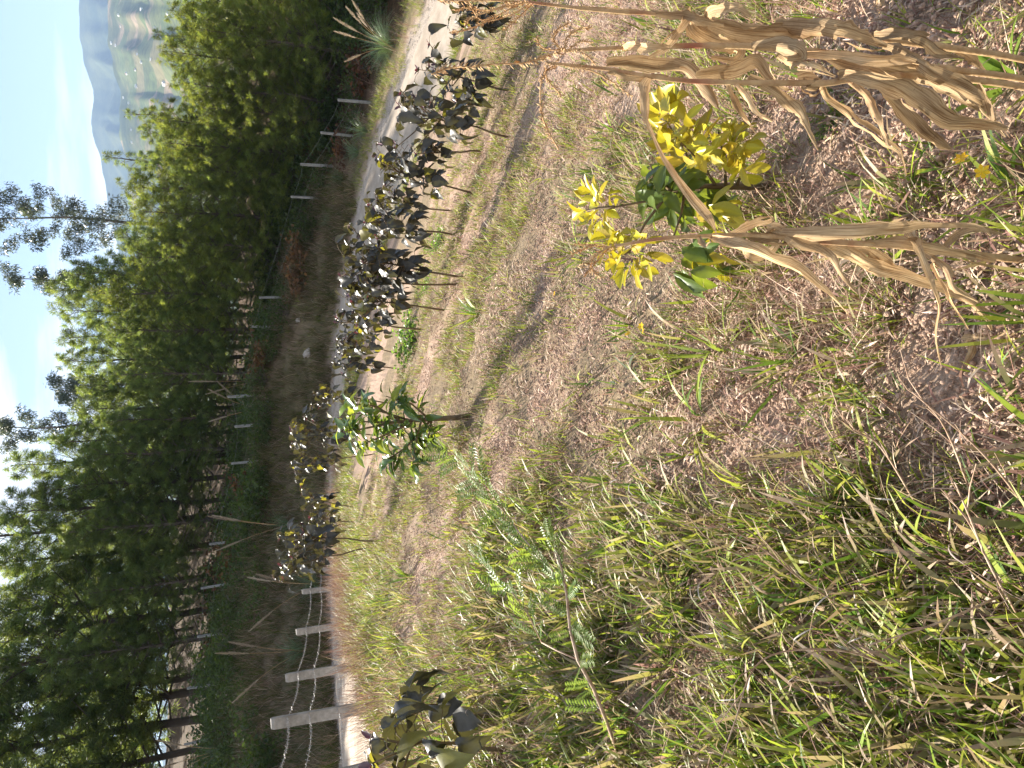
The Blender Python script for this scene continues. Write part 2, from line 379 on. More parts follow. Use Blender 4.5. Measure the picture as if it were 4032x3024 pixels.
# ------------------------------------------------------------------ mountains and valley
RIDGE = [(-700, 300), (0, 312), (150, 312), (200, 325), (250, 330), (300, 350), (350, 365), (400, 372), (450, 362), (520, 363), (560, 375), (620, 400), (680, 405), (760, 420), (820, 425), (1000, 470), (1300, 520), (1800, 560), (2400, 600), (3200, 650)]
ra = []
for y, x in RIDGE:
    r = ray(x, y); ra.append((math.atan2(r[0], r[1]), r[2] / math.hypot(r[0], r[1])))
ra = np.array(sorted(ra))
def mountain(name, r0, r1, r2, frac, mat, seed, rough):
    az = np.linspace(R(-48), R(50), 420); rr = np.concatenate([np.linspace(r0, r1, 90), np.linspace(r1, r2, 30)[1:]])
    A, Q = np.meshgrid(az, rr)
    tn = np.interp(A, ra[:, 0], ra[:, 1])
    hr = tn * frac * r1 + 1.65
    s = np.where(Q <= r1, np.clip((Q - r0) / (r1 - r0), 0, 1) ** 1.15, 1 - .8 * sst(r1, r2, Q))
    X = Q * np.sin(A); Y = Q * np.cos(A)
    n = fbm(X / 620, Y / 620, seed, 6) - .5; sp = np.abs(fbm(A * 22, Q / 2600, seed + 3, 4) - .5)
    mid = np.sin(np.clip(s, 0, 1) * math.pi)
    Z = -75 + (hr + 75) * s + (n * rough - sp * rough * 1.6) * mid * hr * .9 + (fbm(A * 60, Q / 400, seed + 9, 4) - .5) * 16 * s * (Q > r0)
    b = MB(); me = bpy.data.meshes.new(name); nx, ny = len(az), len(rr)
    ii = np.arange(nx * ny).reshape(ny, nx)
    ff = np.stack([ii[:-1, :-1].ravel(), ii[1:, :-1].ravel(), ii[1:, 1:].ravel(), ii[:-1, 1:].ravel()], 1)[:, ::-1]
    me.from_pydata(np.stack([X.ravel(), Y.ravel(), Z.ravel()], 1).tolist(), [], ff.tolist()); me.materials.append(mat)
    me.polygons.foreach_set('use_smooth', [True] * len(me.polygons)); me.update()
    return tag(link(name, me), kind='structure'), (az, rr, Z)
def hillmat(name, fields):
    # farm plots in muted greens and browns between dark woods
    m, N, L = nodes(name); co = N('ShaderNodeTexCoord').outputs['Object']
    f, _ = noise_col(N, L, co, .004, (.03, .045, .022), (.075, .085, .035), .4, .62)
    if fields:
        mpp = N('ShaderNodeMapping'); mpp.inputs['Scale'].default_value = (.016, .005, .02); L(co, mpp.inputs[0])
        v = N('ShaderNodeTexVoronoi'); L(mpp.outputs[0], v.inputs['Vector']); v.inputs['Scale'].default_value = 1.0
        g = N('ShaderNodeValToRGB'); els = g.color_ramp.elements; g.color_ramp.interpolation = 'CONSTANT'
        els[0].color = (.11, .125, .045, 1); els[1].position = .85; els[1].color = (.24, .18, .115, 1)
        for p_, c_ in ((.25, (.07, .085, .033, 1)), (.5, (.155, .135, .06, 1)), (.68, (.085, .11, .037, 1))):
            e = els.new(p_); e.color = c_
        sc = N('ShaderNodeSeparateColor'); L(v.outputs['Color'], sc.inputs[0]); L(sc.outputs[0], g.inputs[0])
        _, nf = noise_col(N, L, co, .0032, (0, 0, 0), (1, 1, 1)); mrr = N('ShaderNodeMapRange'); mrr.inputs[1].default_value = .42; mrr.inputs[2].default_value = .52; L(nf, mrr.inputs[0])
        f = mixc(N, L, mrr.outputs[0], f, g.outputs[0])
    d, _ = noise_col(N, L, co, .06, (.55, .55, .55), (1.15, 1.15, 1.15), .35, .6)
    f = mixc(N, L, .8, f, d, 'MULTIPLY')
    p = N('ShaderNodeBsdfPrincipled'); p.inputs['Roughness'].default_value = .95; p.inputs['Specular IOR Level'].default_value = .05; L(f, p.inputs['Base Color'])
    o = N('ShaderNodeOutputMaterial'); L(p.outputs[0], o.inputs[0]); return m
mountain('mountain', 2600, 5200, 7000, 1.0, hillmat('mountain_forest', False), 11, .55)
hill_o, (haz, hrr, hZ) = mountain('hill', 700, 3000, 4200, .78, hillmat('hill_fields', True), 29, .34)
# houses on the far slope
hb = MB(); a, b_, h = 6.5, 4.5, 4.0
hb.tri([(-a, -b_, -3), (a, -b_, -3), (a, b_, -3), (-a, b_, -3), (-a, -b_, h), (a, -b_, h), (a, b_, h), (-a, b_, h), (-a, 0, h + 2.2), (a, 0, h + 2.2)],
       [(0, 1, 5, 4), (1, 2, 6, 9, 5), (2, 3, 7, 6), (3, 0, 4, 8, 7)], 0)
hb.tri([(-a - .5, -b_ - .6, h - .3), (a + .5, -b_ - .6, h - .3), (a + .5, 0, h + 2.35), (-a - .5, 0, h + 2.35), (a + .5, b_ + .6, h - .3), (-a - .5, b_ + .6, h - .3)], [(0, 1, 2, 3), (3, 2, 4, 5)], 1)
hm_w = hb.mesh('house', [M_wall, M_wall]); hm_r = hb.mesh('house', [M_wall, M_roof])
HOUSES = [(110, 615), (105, 480), (60, 470), (170, 445), (180, 462), (275, 535), (215, 545), (245, 560), (330, 650), (325, 648), (235, 600), (380, 435), (385, 490), (465, 455), (460, 500), (405, 510), (340, 540), (290, 500), (55, 660), (130, 645), (160, 690), (510, 520), (560, 520), (40, 560)]
hcands = []
for q in range(len(HOUSES)):
    y, x = HOUSES[q]; r = ray(x, y); best = None
    A = math.atan2(r[0], r[1]); ia = int(np.clip(np.searchsorted(haz, A), 1, len(haz) - 1)); tn = r[2] / math.hypot(r[0], r[1])
    z = 1.65 + hrr * tn; k = np.argmax(hZ[:, ia] >= z)
    if k == 0: continue
    p = (hrr[k] * math.sin(A), hrr[k] * math.cos(A), hZ[k, ia])
    o = link('house', hm_r if q % 4 == 1 else hm_w); o.location = p; o.rotation_euler = (0, 0, random.uniform(0, 3)); sc = random.uniform(.45, .9); o.scale = (sc, sc, sc)
    tag(o, 'tiny pale house scattered over the hazy farmed slope beyond the pines', 'house', 'houses on the far slope')

# ------------------------------------------------------------------ scatter helper (uncountable ground cover): points with geometry-node instances
def scatter(name, pts, rot, scl, idx, protos, label=None, cat=None):
    c = bpy.data.collections.new(name + '_source')
    for i, me in enumerate(protos):
        o = bpy.data.objects.new('source_%02d_%s' % (i, name), me); c.objects.link(o)
    me = bpy.data.meshes.new(name); me.vertices.add(len(pts)); me.vertices.foreach_set('co', np.asarray(pts, np.float32).ravel())
    a = me.attributes.new('rot', 'FLOAT_VECTOR', 'POINT'); a.data.foreach_set('vector', np.asarray(rot, np.float32).ravel())
    a = me.attributes.new('scl', 'FLOAT', 'POINT'); a.data.foreach_set('value', np.asarray(scl, np.float32))
    a = me.attributes.new('idx', 'INT', 'POINT'); a.data.foreach_set('value', np.asarray(idx, np.int32))
    o = link(name, me); tag(o, label, cat, kind='stuff')
    g = bpy.data.node_groups.new(name, 'GeometryNodeTree')
    g.interface.new_socket('Geometry', in_out='INPUT', socket_type='NodeSocketGeometry'); g.interface.new_socket('Geometry', in_out='OUTPUT', socket_type='NodeSocketGeometry')
    N = g.nodes.new; Lk = g.links.new
    gi = N('NodeGroupInput'); go = N('NodeGroupOutput'); ip = N('GeometryNodeInstanceOnPoints'); ci = N('GeometryNodeCollectionInfo')
    ci.inputs['Collection'].default_value = c; ci.inputs['Separate Children'].default_value = True; ci.inputs['Reset Children'].default_value = True
    def na(nm, ty):
        n = N('GeometryNodeInputNamedAttribute'); n.data_type = ty; n.inputs['Name'].default_value = nm; return n.outputs['Attribute']
    er = N('FunctionNodeEulerToRotation'); Lk(na('rot', 'FLOAT_VECTOR'), er.inputs[0])
    Lk(gi.outputs[0], ip.inputs['Points']); Lk(ci.outputs[0], ip.inputs['Instance']); ip.inputs['Pick Instance'].default_value = True
    Lk(na('idx', 'INT'), ip.inputs['Instance Index']); Lk(er.outputs[0], ip.inputs['Rotation']); Lk(na('scl', 'FLOAT'), ip.inputs['Scale']); Lk(ip.outputs[0], go.inputs[0])
    md = o.modifiers.new('scatter', 'NODES'); md.node_group = g
    return o
def blade(mb, base, az, tilt, L, W, curl, col, segs=3, mat=0, tw=0.0, tipcol=None):
    """one grass blade bending over"""
    p = Vector(base); d = Vector((math.cos(az), math.sin(az), 0)); b = len(mb.v); th = tilt
    side0 = Vector((-math.sin(az + tw), math.cos(az + tw), 0))
    for i in range(segs + 1):
        t = i / segs; wd = W * .5 * (1 - t) ** .6 * (.65 + .7 * min(1, t * 3)) if i < segs else 0
        c = col if tipcol is None else tuple(col[j] * (1 - t) + tipcol[j] * t for j in range(3))
        if i < segs:
            mb.v += [tuple(p - side0 * wd), tuple(p + side0 * wd)]; mb.c += [c, c]
        else: mb.v.append(tuple(p)); mb.c.append(c)
        p = p + (d * math.sin(th) + Vector((0, 0, math.cos(th)))) * (L / segs); th += curl / segs
    for i in range(segs - 1): mb.f.append((b + 2 * i, b + 2 * i + 1, b + 2 * i + 3, b + 2 * i + 2)); mb.m.append(mat)
    i = segs - 1; mb.f.append((b + 2 * i, b + 2 * i + 1, b + 2 * i + 2)); mb.m.append(mat)
U = random.uniform
GREENS = [(.15, .24, .025), (.23, .31, .028), (.31, .37, .04), (.11, .20, .03), (.36, .38, .05)]
DRYS = [(.50, .37, .25), (.40, .26, .17), (.60, .47, .35), (.27, .155, .105), (.23, .125, .10), (.34, .20, .16)]
def mul(c, f): return tuple(v * f for v in c)
def tuft(n, Lr, Wr, spread, tilt, curl, cols, mats, segs=3, dryfrac=0.0):
    mb = MB()
    for _ in range(n):
        a = U(0, 6.283); rr = spread * math.sqrt(U(0, 1)); dry = U(0, 1) < dryfrac
        c = mul(random.choice(DRYS if dry else cols), U(.75, 1.2))
        blade(mb, (rr * math.cos(a), rr * math.sin(a), -.01), a + U(-.9, .9), U(*tilt), U(*Lr), U(*Wr), U(*curl), c, segs, 0, U(-.5, .5), random.choice(DRYS) if (not dry and U(0, 1) < .25) else None)
    return mb.mesh('tuft', [mats])
def litter(n, rad, Lr, Wr, cols, mat, up=.25):
    mb = MB()
    for _ in range(n):
        a = U(0, 6.283); rr = rad * math.sqrt(U(0, 1)); L = U(*Lr); W = U(*Wr); d = Vector((math.cos(a), math.sin(a), U(-.1, up))).normalized()
        p = Vector((rr * math.cos(a * 3.7 + rr * 50), rr * math.sin(a * 3.7 + rr * 50), U(.002, .012))); s = d.cross(Vector((U(-.5, .5), U(-.5, .5), 1))).normalized() * W * .5
        c = mul(random.choice(cols), U(.7, 1.25)); k = Vector((0, 0, U(0, .25) * L))
        mb.tri([p - s * .5, p + s * .5, p + d * L * .5 + s + k, p + d * L * .5 - s + k, p + d * L], [(0, 1, 2, 3), (3, 2, 4)], 0, c)
    return mb.mesh('litter', [mat])
def clods(n, rad, sr, mat):
    mb = MB()
    for _ in range(n):
        a = U(0, 6.283); rr = rad * math.sqrt(U(0, 1)); s = U(*sr) * U(.6, 1); cx, cy = rr * math.cos(a), rr * math.sin(a)
        pts = []
        for ph in (-.5, .45):
            for j in range(5):
                q = j * 1.2566 + ph; r_ = s * U(.7, 1.2) * (1 if ph < 0 else .75)
                pts.append((cx + r_ * math.cos(q), cy + r_ * math.sin(q), s * (ph * .8 + .15) + U(-.1, .1) * s))
        pts.append((cx, cy, s * .85))
        fs = [(j, (j + 1) % 5, 5 + (j + 1) % 5, 5 + j) for j in range(5)] + [(5 + j, 5 + (j + 1) % 5, 10) for j in range(5)]
        g = U(.75, 1.25); mb.tri(pts, fs, 0, (g, g, g))
    return mb.mesh('clods', [mat])
def seedheads(n):
    mb = MB()
    for _ in range(n):
        a = U(0, 6.283); L = U(.22, .42); p = Vector((U(-.05, .05), U(-.05, .05), 0)); th = U(.1, .6); pts = [p.copy()]
        d = Vector((math.cos(a), math.sin(a), 0))
        for i in range(4):
            p = p + (d * math.sin(th) + Vector((0, 0, math.cos(th)))) * L / 4; th += U(.05, .35); pts.append(p.copy())
        c = random.choice([(.36, .24, .15), (.44, .33, .22), (.28, .2, .15)])
        mb.tube(pts, [.0012, .0012, .001, .001, .0008], 3, 0, c, False)
        hd = [p.copy()]
        for i in range(4):
            p = p + (d * math.sin(th) + Vector((0, 0, math.cos(th)))) * U(.012, .02); th += U(.2, .6); hd.append(p.copy())
        mb.tube(hd, [.001, .0018, .0022, .0016, .0006], 4, 0, random.choice([(.50, .44, .38), (.40, .32, .27), (.55, .50, .44)]), False)
    return mb.mesh('seedheads', [M_dry])

P_broad = [tuft(9, (.10, .25), (.006, .015), .05, (.05, .95), (.2, 1.3), GREENS, M_grass, 4, .2) for _ in range(6)]
P_fine = [tuft(16, (.05, .13), (.003, .005), .045, (.05, .9), (.1, 1.2), GREENS, M_grass, 3, .3) for _ in range(5)]
P_straw = [tuft(12, (.10, .30), (.0018, .0035), .06, (.2, 1.2), (.1, 1.4), DRYS, M_dry, 4, 1) for _ in range(5)]
P_lit = [litter(70, .16, (.015, .07), (.003, .008), DRYS + [(.66, .51, .41), (.56, .40, .31)], M_dry) for _ in range(5)]
P_clod = [clods(34, .16, (.003, .011), M_clod) for _ in range(4)]
P_seed = [seedheads(4) for _ in range(4)]
P_gravel = [clods(14, .2, (.012, .05), M_stone) for _ in range(4)]

def wedge(n, r0, r1, azm=56, pw=1.0):
    r = r0 + (r1 - r0) * RNG.random(n) ** pw; a = np.radians(RNG.uniform(-azm, azm, n)); return r * np.sin(a), r * np.cos(a) - .25
def place(name, n, r0, r1, dens, protos, sc, label, cat, tiltmax=.25, pw=1.0, azm=56, zoff=0):
    x, y = wedge(n, r0, r1, azm, pw); d, _ = road_info(x, y)
    ok = (d < -HW - .25 - .8 * RNG.random(n)) & (RNG.random(n) < dens(x, y)) & (np.hypot(x, y) > .38)
    x, y = x[ok], y[ok]; z = height(x, y) + zoff; m = len(x)
    rot = np.stack([RNG.uniform(-tiltmax, tiltmax, m), RNG.uniform(-tiltmax, tiltmax, m), RNG.uniform(0, 6.283, m)], 1)
    return scatter(name, np.stack([x, y, z], 1), rot, RNG.uniform(*sc, m), RNG.integers(0, len(protos), m), protos, label, cat)
def dense_left(x, y): return sst(0, -.75, x + .9 * (fbm(x * 1.3, y * 1.3, 71) - .5) + .05 * y)
def patch(x, y, s, lo, hi, f=1.6): return sst(lo, hi, fbm(x * f, y * f, s))
BARE = [(3050, 1640, .22), (2760, 1560, .28), (2950, 1600, .2), (2150, 1560, .5), (2000, 1800, .4), (3080, 480, .30), (3250, 420, .25), (3700, 90, .5), (3400, 60, .35), (3900, 120, .4), (3350, 480, .16), (2900, 700, .22), (2150, 900, .4), (3750, 1380, .2), (3880, 1560, .22), (2380, 1680, .25), (2500, 1850, .2), (2640, 1180, .2), (2250, 2100, .25), (1750, 1300, .5), (1640, 2150, .5)]
BXY = [(hit(x, y), r_) for x, y, r_ in BARE]
def veg(x, y, k=.85):
    m = sst(.56, .68, fbm(x * .95, y * .95, 90))
    for q, r_ in BXY: m = np.maximum(m, np.exp(-(((x - q[0]) ** 2 + (y - q[1]) ** 2) / (r_ * r_)) ** 1.5))
    return 1 - k * np.maximum(m, .75 * sst(.35, .75, x - .12 * y + .25) * sst(2.4, 1.8, y))
place('foreground_grass', 9000, .5, 5.5, lambda x, y: veg(x, y, .95) * np.clip(dense_left(x, y) * .95 * sst(6, 3.0, y) + .13 * patch(x, y, 72, .45, .62, 1.1) * sst(5, 3, y) + .35 * sst(.95, .75, y) * patch(x, y, 73, .3, .5), 0, 1), P_broad, (.7, 1.25), 'long broad yellow-green grass growing over the near corner of the field', 'grass')
place('short_grass', 34000, .6, 13.5, lambda x, y: veg(x, y, .93) * np.clip(.16 + .38 * dense_left(x, y) * sst(2, 4, y) + .6 * patch(x, y, 74, .47, .6), 0, 1), P_fine, (.7, 1.4), 'short fine green grass between the straw', 'grass')
P_mid2 = [tuft(8, (.07, .18), (.006, .012), .05, (.1, 1.1), (.2, 1.5), GREENS, M_grass, 3, .25) for _ in range(5)]
place('mid_grass', 6500, 3.2, 12.5, lambda x, y: veg(x, y, .9) * np.clip(.12 + .9 * dense_left(x, y) * patch(x, y, 92, .40, .56, 1.3) + .7 * patch(x, y, 74, .48, .6), 0, 1), P_mid2, (.7, 1.3), 'tufts of middling green grass in the field', 'grass')
place('dry_straw', 17000, .6, 13.5, lambda x, y: veg(x, y, .8) * np.clip(.10 + .5 * patch(x, y, 75, .45, .62, .9) + .3 * dense_left(x, y), 0, 1) * sst(7, 3.5, y + 2 * (fbm(x, y, 97) - .5) + 1.0 * 0) * .9 + .0 * x, P_straw, (.6, 1.1), 'thin dry brown grass stalks across the field', 'dry grass')
place('straw_litter', 11000, .5, 13.5, lambda x, y: veg(x, y, .6) * np.clip(.3 + .5 * patch(x, y, 76, .4, .6), 0, 1), P_lit, (.6, 1.1), 'bits of dead straw and leaf lying on the soil', 'litter', .06)
place('soil_clods', 12000, .5, 12, lambda x, y: np.clip(.25 + .75 * (1 - veg(x, y, 1.0)), 0, 1), P_clod, (.5, 1.3), 'small crumbs and clods of pinkish soil', 'soil', .1)
place('seed_heads', 1500, .6, 9, lambda x, y: np.clip(.03 + .8 * dense_left(x, y) * patch(x, y, 79, .42, .6), 0, 1), P_seed, (.6, 1.0), 'fuzzy curled grass seed heads standing above the field grass', 'grass')
# greener strip of taller grass along the field edge, next to the near fence
def edge_strip(name, n, d0, d1, protos, sc, ymin, label, s0=0, s1=1, cat='grass', til=.25, sel=None, zo=0):
    i = RNG.integers(int(s0 * (len(RD2) - 1)), int(s1 * (len(RD2) - 1)), n); d = RNG.uniform(d0, d1, n)
    x = RD2[i, 0] - RT2[i, 1] * d + RNG.normal(0, .12, n); y = RD2[i, 1] + RT2[i, 0] * d + RNG.normal(0, .12, n)
    dd, _ = road_info(x, y); ok = (np.abs(dd) > HW - .05) & (y > ymin)
    if sel is not None: ok &= RNG.random(n) < sel(x, y)
    x, y = x[ok], y[ok]; m = len(x); z = height(x, y) + zo
    rot = np.stack([RNG.uniform(-til, til, m), RNG.uniform(-til, til, m), RNG.uniform(0, 6.283, m)], 1)
    return scatter(name, np.stack([x, y, z], 1), rot, RNG.uniform(*sc, m), RNG.integers(0, len(protos), m), protos, label, cat)
P_tall = [tuft(22, (.3, .75), (.006, .012), .12, (.05, .6), (.3, 1.5), [mul(g, .34) for g in GREENS], M_grass, 4, .25) for _ in range(5)]  # greens darkened so the blades themselves carry the bank's shade
P_talldry = [tuft(20, (.3, .8), (.004, .008), .12, (.05, .6), (.2, 1.2), DRYS, M_dry, 4, 1) for _ in range(4)]
P_mid = [tuft(20, (.10, .26), (.004, .008), .09, (.05, .8), (.2, 1.4), GREENS, M_grass, 3, .2) for _ in range(5)]
edge_strip('verge_grass', 3600, -HW - 2.2, -HW - .25, P_mid, (.7, 1.4), 4, 'greener grass on the field edge along the wire fence', .1, .92)
edge_strip('dry_verge_grass', 800, -HW - 1.5, -HW - .2, P_talldry, (.4, .8), 4, 'pale dry grass under the near wire fence', .1, .45, 'dry grass')
edge_strip('bank_grass', 9000, HW + .5, HW + 9, P_tall, (.6, 1.25), 6, 'tall grass coloured darker for shade on the bank across the road', .1, .62)
edge_strip('far_verge_grass', 3000, HW + .4, HW + 4.5, P_mid, (.6, 1.5), 6, 'low green grass on the verge across the road', .45, .98, sel=lambda x, y: .2 + .8 * patch(x, y, 83, .4, .55, .5))
edge_strip('dry_bank_grass', 500, HW + .8, HW + 9, P_talldry, (.5, 1.2), 6, 'dead brown grass on the far bank', .1, .98, 'dry grass')
edge_strip('road_gravel', 2400, HW - .1, HW + .8, P_gravel, (.2, .55), 4, 'loose pale gravel along the far road edge', .1, .98, 'gravel')
edge_strip('near_road_gravel', 900, -HW - .5, -HW + .05, P_gravel, (.3, .8), 4, 'loose gravel along the near road edge', .1, .98, 'gravel')

# ------------------------------------------------------------------ forest
def pine_meshes(seed, rad, dens=1.0, mat=None, low=.12, sparse=False):
    rnd = random.Random(seed); u = rnd.uniform; tr = MB(); cr = MB()
    bend = [(u(-.012, .012), u(-.012, .012)) for _ in range(8)]
    def axis(t):
        k = t * 7; i = min(int(k), 6); f = k - i; return Vector((bend[i][0] * (1 - f) + bend[i + 1][0] * f, bend[i][1] * (1 - f) + bend[i + 1][1] * f, t))
    tr.tube([axis(t) - Vector((0, 0, .04 if t == 0 else 0)) for t in np.linspace(0, 1, 9)], [.0135 * (1 - t) ** .8 + .001 for t in np.linspace(0, 1, 9)], 7)
    nb = int((34 if sparse else 72) * dens); az = u(0, 6)
    for i in range(nb):
        t = low + (.985 - low) * ((i + u(0, .8)) / nb) ** .92; az += 2.4 + u(-.5, .5)
        prof = (1 - t) ** .62 * min(1, (t - low) * 5 + .62); L = rad * prof * u(.7, 1.2) + .02
        el = .15 + .65 * t + u(-.2, .25); d = Vector((math.cos(az), math.sin(az), 0)); p = axis(t); pts = [p.copy()]; e = el
        for s_ in range(4):
            p = p + (d * math.cos(e) + Vector((0, 0, math.sin(e)))) * L / 4; e += u(-.08, .22); pts.append(p.copy())
        tr.tube(pts, [.0045 * (1 - t) + .0012, .0034 * (1 - t) + .001, .0022 * (1 - t) + .0008, .0014, .0006], 4, cap=False)
        ntf = max(5, int(L * (128 if not sparse else 60) * dens))
        for c_ in range(ntf):
            if c_ % 4 == 0: f0 = u(.22, 1.03) ** .75; s0 = u(-1, 1); h0 = u(-.022, .026); g0 = u(.5, 1.4)
            f = min(1.03, f0 + u(-.06, .06)); k = min(f, .999) * 4; j = int(k); q = pts[j].lerp(pts[min(j + 1, 4)], k - j)
            sd = Vector((-d.y, d.x, 0)) * (s0 + u(-.12, .12)) * L * .40 * (1.15 - f * .6); q = q + sd + Vector((0, 0, h0 + u(-.010, .012)))
            ax = (d * u(.3, 1) + sd.normalized() * u(0, .7) + Vector((0, 0, u(.2, 1.2)))).normalized()
            o1 = ax.orthogonal().normalized(); o2 = ax.cross(o1); sz = u(.024, .040); g = g0 * u(.85, 1.15); cc = (g * u(.9, 1.15), g, g * u(.7, 1.1))
            for n_ in range(13):
                a = n_ * 2.4 + u(-.3, .3); sp = u(.15, 1.25); nd = (ax * math.cos(sp) + (o1 * math.cos(a) + o2 * math.sin(a)) * math.sin(sp)); nd.z -= .2; nd.normalize()
                wv = nd.cross(Vector((u(-1, 1), u(-1, 1), u(-1, 1)))).normalized() * .00115
                b = len(cr.v); m1 = q + nd * sz * .55; cr.v += [tuple(q - wv * .4), tuple(m1 - wv), tuple(m1 + wv), tuple(q + nd * sz - Vector((0, 0, .005)))]; cr.c += [cc] * 4
                cr.f += [(b, b + 2, b + 1), (b + 1, b + 2, b + 3)]; cr.m += [0, 0]
    return tr.mesh('trunk', [M_bark]), cr.mesh('crown', [mat or M_needle])
PINES = [pine_meshes(100 + i, r, 1.0, M_needle) for i, r in enumerate((.30, .34, .27, .32))]
PINESY = [pine_meshes(200 + i, r, 1.0, M_needleY, .05) for i, r in enumerate((.40, .45, .38))]
PINET = [pine_meshes(300 + i, r, .8, M_needle, .45, True) for i, r in enumerate((.10, .13))]
def tree(x, y, ztop, kind, var, name, label, group, extra=1.0):
    zg = height(x, y, False); H = max(1.5, ztop - zg); tm, cm = kind[var % len(kind)]
    root = thing(name, label, 'tree', (x, y, zg), group, U(0, 6.28))
    for nm, me in (('trunk', tm), ('crown', cm)):
        o = link(nm, me, root); wd = H * extra; o.scale = (wd, wd, H)
    return root
# (y, x of the top, depth, kind) : trees told apart by top or bulk; left ones raised, more added unseen, to shade the bank
FRONT = [(60, 690, 27.5, 'Y'), (200, 655, 28.5, 'Y'), (330, 700, 28, 'Y'), (470, 600, 30, 'Y'), (560, 640, 30, 'Y'), (420, 760, 28.5, 'Y'), (120, 780, 27, 'Y'), (130, 600, 38, 'T'), (450, 500, 38, 'T'), (620, 405, 41, 'T'),
         (520, 560, 36, 'P'), (640, 560, 35, 'P'), (730, 500, 33, 'Y'), (830, 540, 32, 'Y'), (660, 720, 31, 'Y'), (960, 640, 32, 'Y'), (930, 470, 34, 'P'), (1010, 520, 33, 'Y'), (1150, 400, 34.5, 'Y'),
         (1070, 290, 39, 'P'), (1140, 200, 40, 'P'), (1230, 240, 39, 'P'), (1330, 245, 38, 'P'), (1420, 255, 37, 'P'), (1520, 320, 36, 'P'), (1620, 310, 37, 'P'),
         (1740, 230, 36, 'P'), (1840, 55, 36, 'P'), (1930, 140, 35, 'P'), (2030, 10, 35, 'P'), (2130, -200, 36, 'P'), (2230, -60, 37, 'P'), (2360, 40, 38, 'P'), (2330, 350, 33.5, 'P'), (2450, -300, 35, 'P'),
         (2560, -380, 34, 'P'), (2690, -480, 33, 'P'), (2820, -300, 35, 'P'), (2930, -500, 34, 'P'), (3060, -550, 33, 'P'), (3200, -500, 32, 'P'), (3330, -600, 31, 'P'), (3480, -500, 29, 'P'), (3650, -600, 28, 'P'), (3850, -600, 27, 'P'), (4150, -600, 26, 'P'), (-90, 640, 29, 'Y'), (-230, 600, 29, 'Y'), (1300, 420, 34, 'P'), (1480, 430, 34, 'P'), (1660, 420, 34.5, 'P'), (1800, 330, 34, 'P'), (2100, 250, 33.5, 'P'), (2600, 200, 33, 'P')]
KL = {'Y': 'bright yellow-green pine behind the far fence', 'P': 'dark pine in the backlit forest', 'T': 'slender thin-topped pine above other crowns'}
KG = {'Y': 'yellow-green pines behind the road', 'P': 'dark pines of the forest', 'T': 'thin pine leaders'}
ORD = 'first second third fourth fifth sixth seventh eighth ninth tenth eleventh twelfth thirteenth fourteenth fifteenth sixteenth seventeenth eighteenth nineteenth twentieth twenty-first twenty-second twenty-third twenty-fourth twenty-fifth twenty-sixth twenty-seventh twenty-eighth twenty-ninth thirtieth thirty-first thirty-second thirty-third thirty-fourth thirty-fifth thirty-sixth thirty-seventh thirty-eighth thirty-ninth fortieth'.split()
def rank(rows, key, y): return ORD[sorted([r for r in rows if r[-1] == key], key=lambda r: r[0]).index(next(r for r in rows if r[-1] == key and r[0] == y))]
for i, (y, xt, D, k) in enumerate(FRONT):
    p = P(xt, y, D); kind = {'Y': PINESY, 'P': PINES, 'T': PINET}[k]
    tree(p[0], p[1], p[2], kind, i, 'pine_tree', KL[k] + ', ' + rank(FRONT, k, y) + ' from the right', KG[k], U(.92, 1.12))
for i in range(34):                                         # the rows behind, lower than the tops in front
    y = -300 + 3700 * (i + U(0, .9)) / 34; D = U(41, 58); xt = np.interp(y, [-300, 0, 500, 800, 1100, 1500, 1800, 2100, 3400], [720, 720, 640, 560, 420, 400, 260, 160, 100]) + U(0, 90)
    p = P(xt, y, D); tree(p[0], p[1], p[2], PINES, i, 'pine_tree', 'dark pine half hidden in the rows behind the front trees', 'pines of the back rows', U(1.0, 1.25))
def eucalyptus(y, xt, D, seed, rad, n, label):
    rnd = random.Random(seed); u = rnd.uniform; p = P(xt, y, D); x, yy = p[0], p[1]; zg = height(x, yy, False); H = p[2] - zg
    root = thing('eucalyptus_tree', label, 'tree', (x, yy, zg)); tr = MB(); cr = MB()
    ax = [Vector((u(-.12, .12) * i / 4, u(-.12, .12) * i / 4, H * i / 8 - (.3 if i == 0 else 0))) for i in range(9)]
    tr.tube(ax, [.17 * (1 - i / 8) ** .8 + .012 for i in range(9)], 7)
    def leafclump(q, r, m):
        for _ in range(m):
            c = q + Vector((u(-1, 1), u(-1, 1), u(-1, .8))) * r; d = Vector((u(-1, 1), u(-1, 1), u(-1.6, .2))).normalized(); L = u(.15, .28); wv = d.orthogonal().normalized() * L * .15; g = u(.7, 1.3)
            cr.tri([c, c + d * L * .5 - wv, c + d * L * .5 + wv, c + d * L], [(0, 2, 1), (1, 2, 3)], 0, (g, g, g))
    for i in range(n):
        t = .40 + .58 * (i + u(0, 1)) / n; az = i * 2.4 + u(-.5, .5); k = t * 8; j = min(int(k), 7); q = ax[j].lerp(ax[j + 1], k - j); L = rad * (1.1 - .65 * t) * 1.6 * u(.7, 1.2)
        e = u(.75, 1.15); d = Vector((math.cos(az), math.sin(az), 0)); pts = [q.copy()]
        for s_ in range(4): q = q + (d * math.cos(e) + Vector((0, 0, math.sin(e)))) * L / 4; e += u(-.1, .15); pts.append(q.copy())
        tr.tube(pts, [.045 * (1.1 - t), .034 * (1.1 - t), .024 * (1.1 - t), .012, .005], 4, cap=False)
        for f in (2, 3, 4):
            for _ in range(2):
                tw = pts[f] + Vector((u(-1, 1), u(-1, 1), u(.1, .8))) * .45; tr.tube([pts[f], tw], [.01, .004], 3, cap=False); leafclump(tw, .30, 60)
        leafclump(pts[4], .38, 110)
    tr.build('trunk', M_ebark, root); cr.build('crown', M_euc, root)
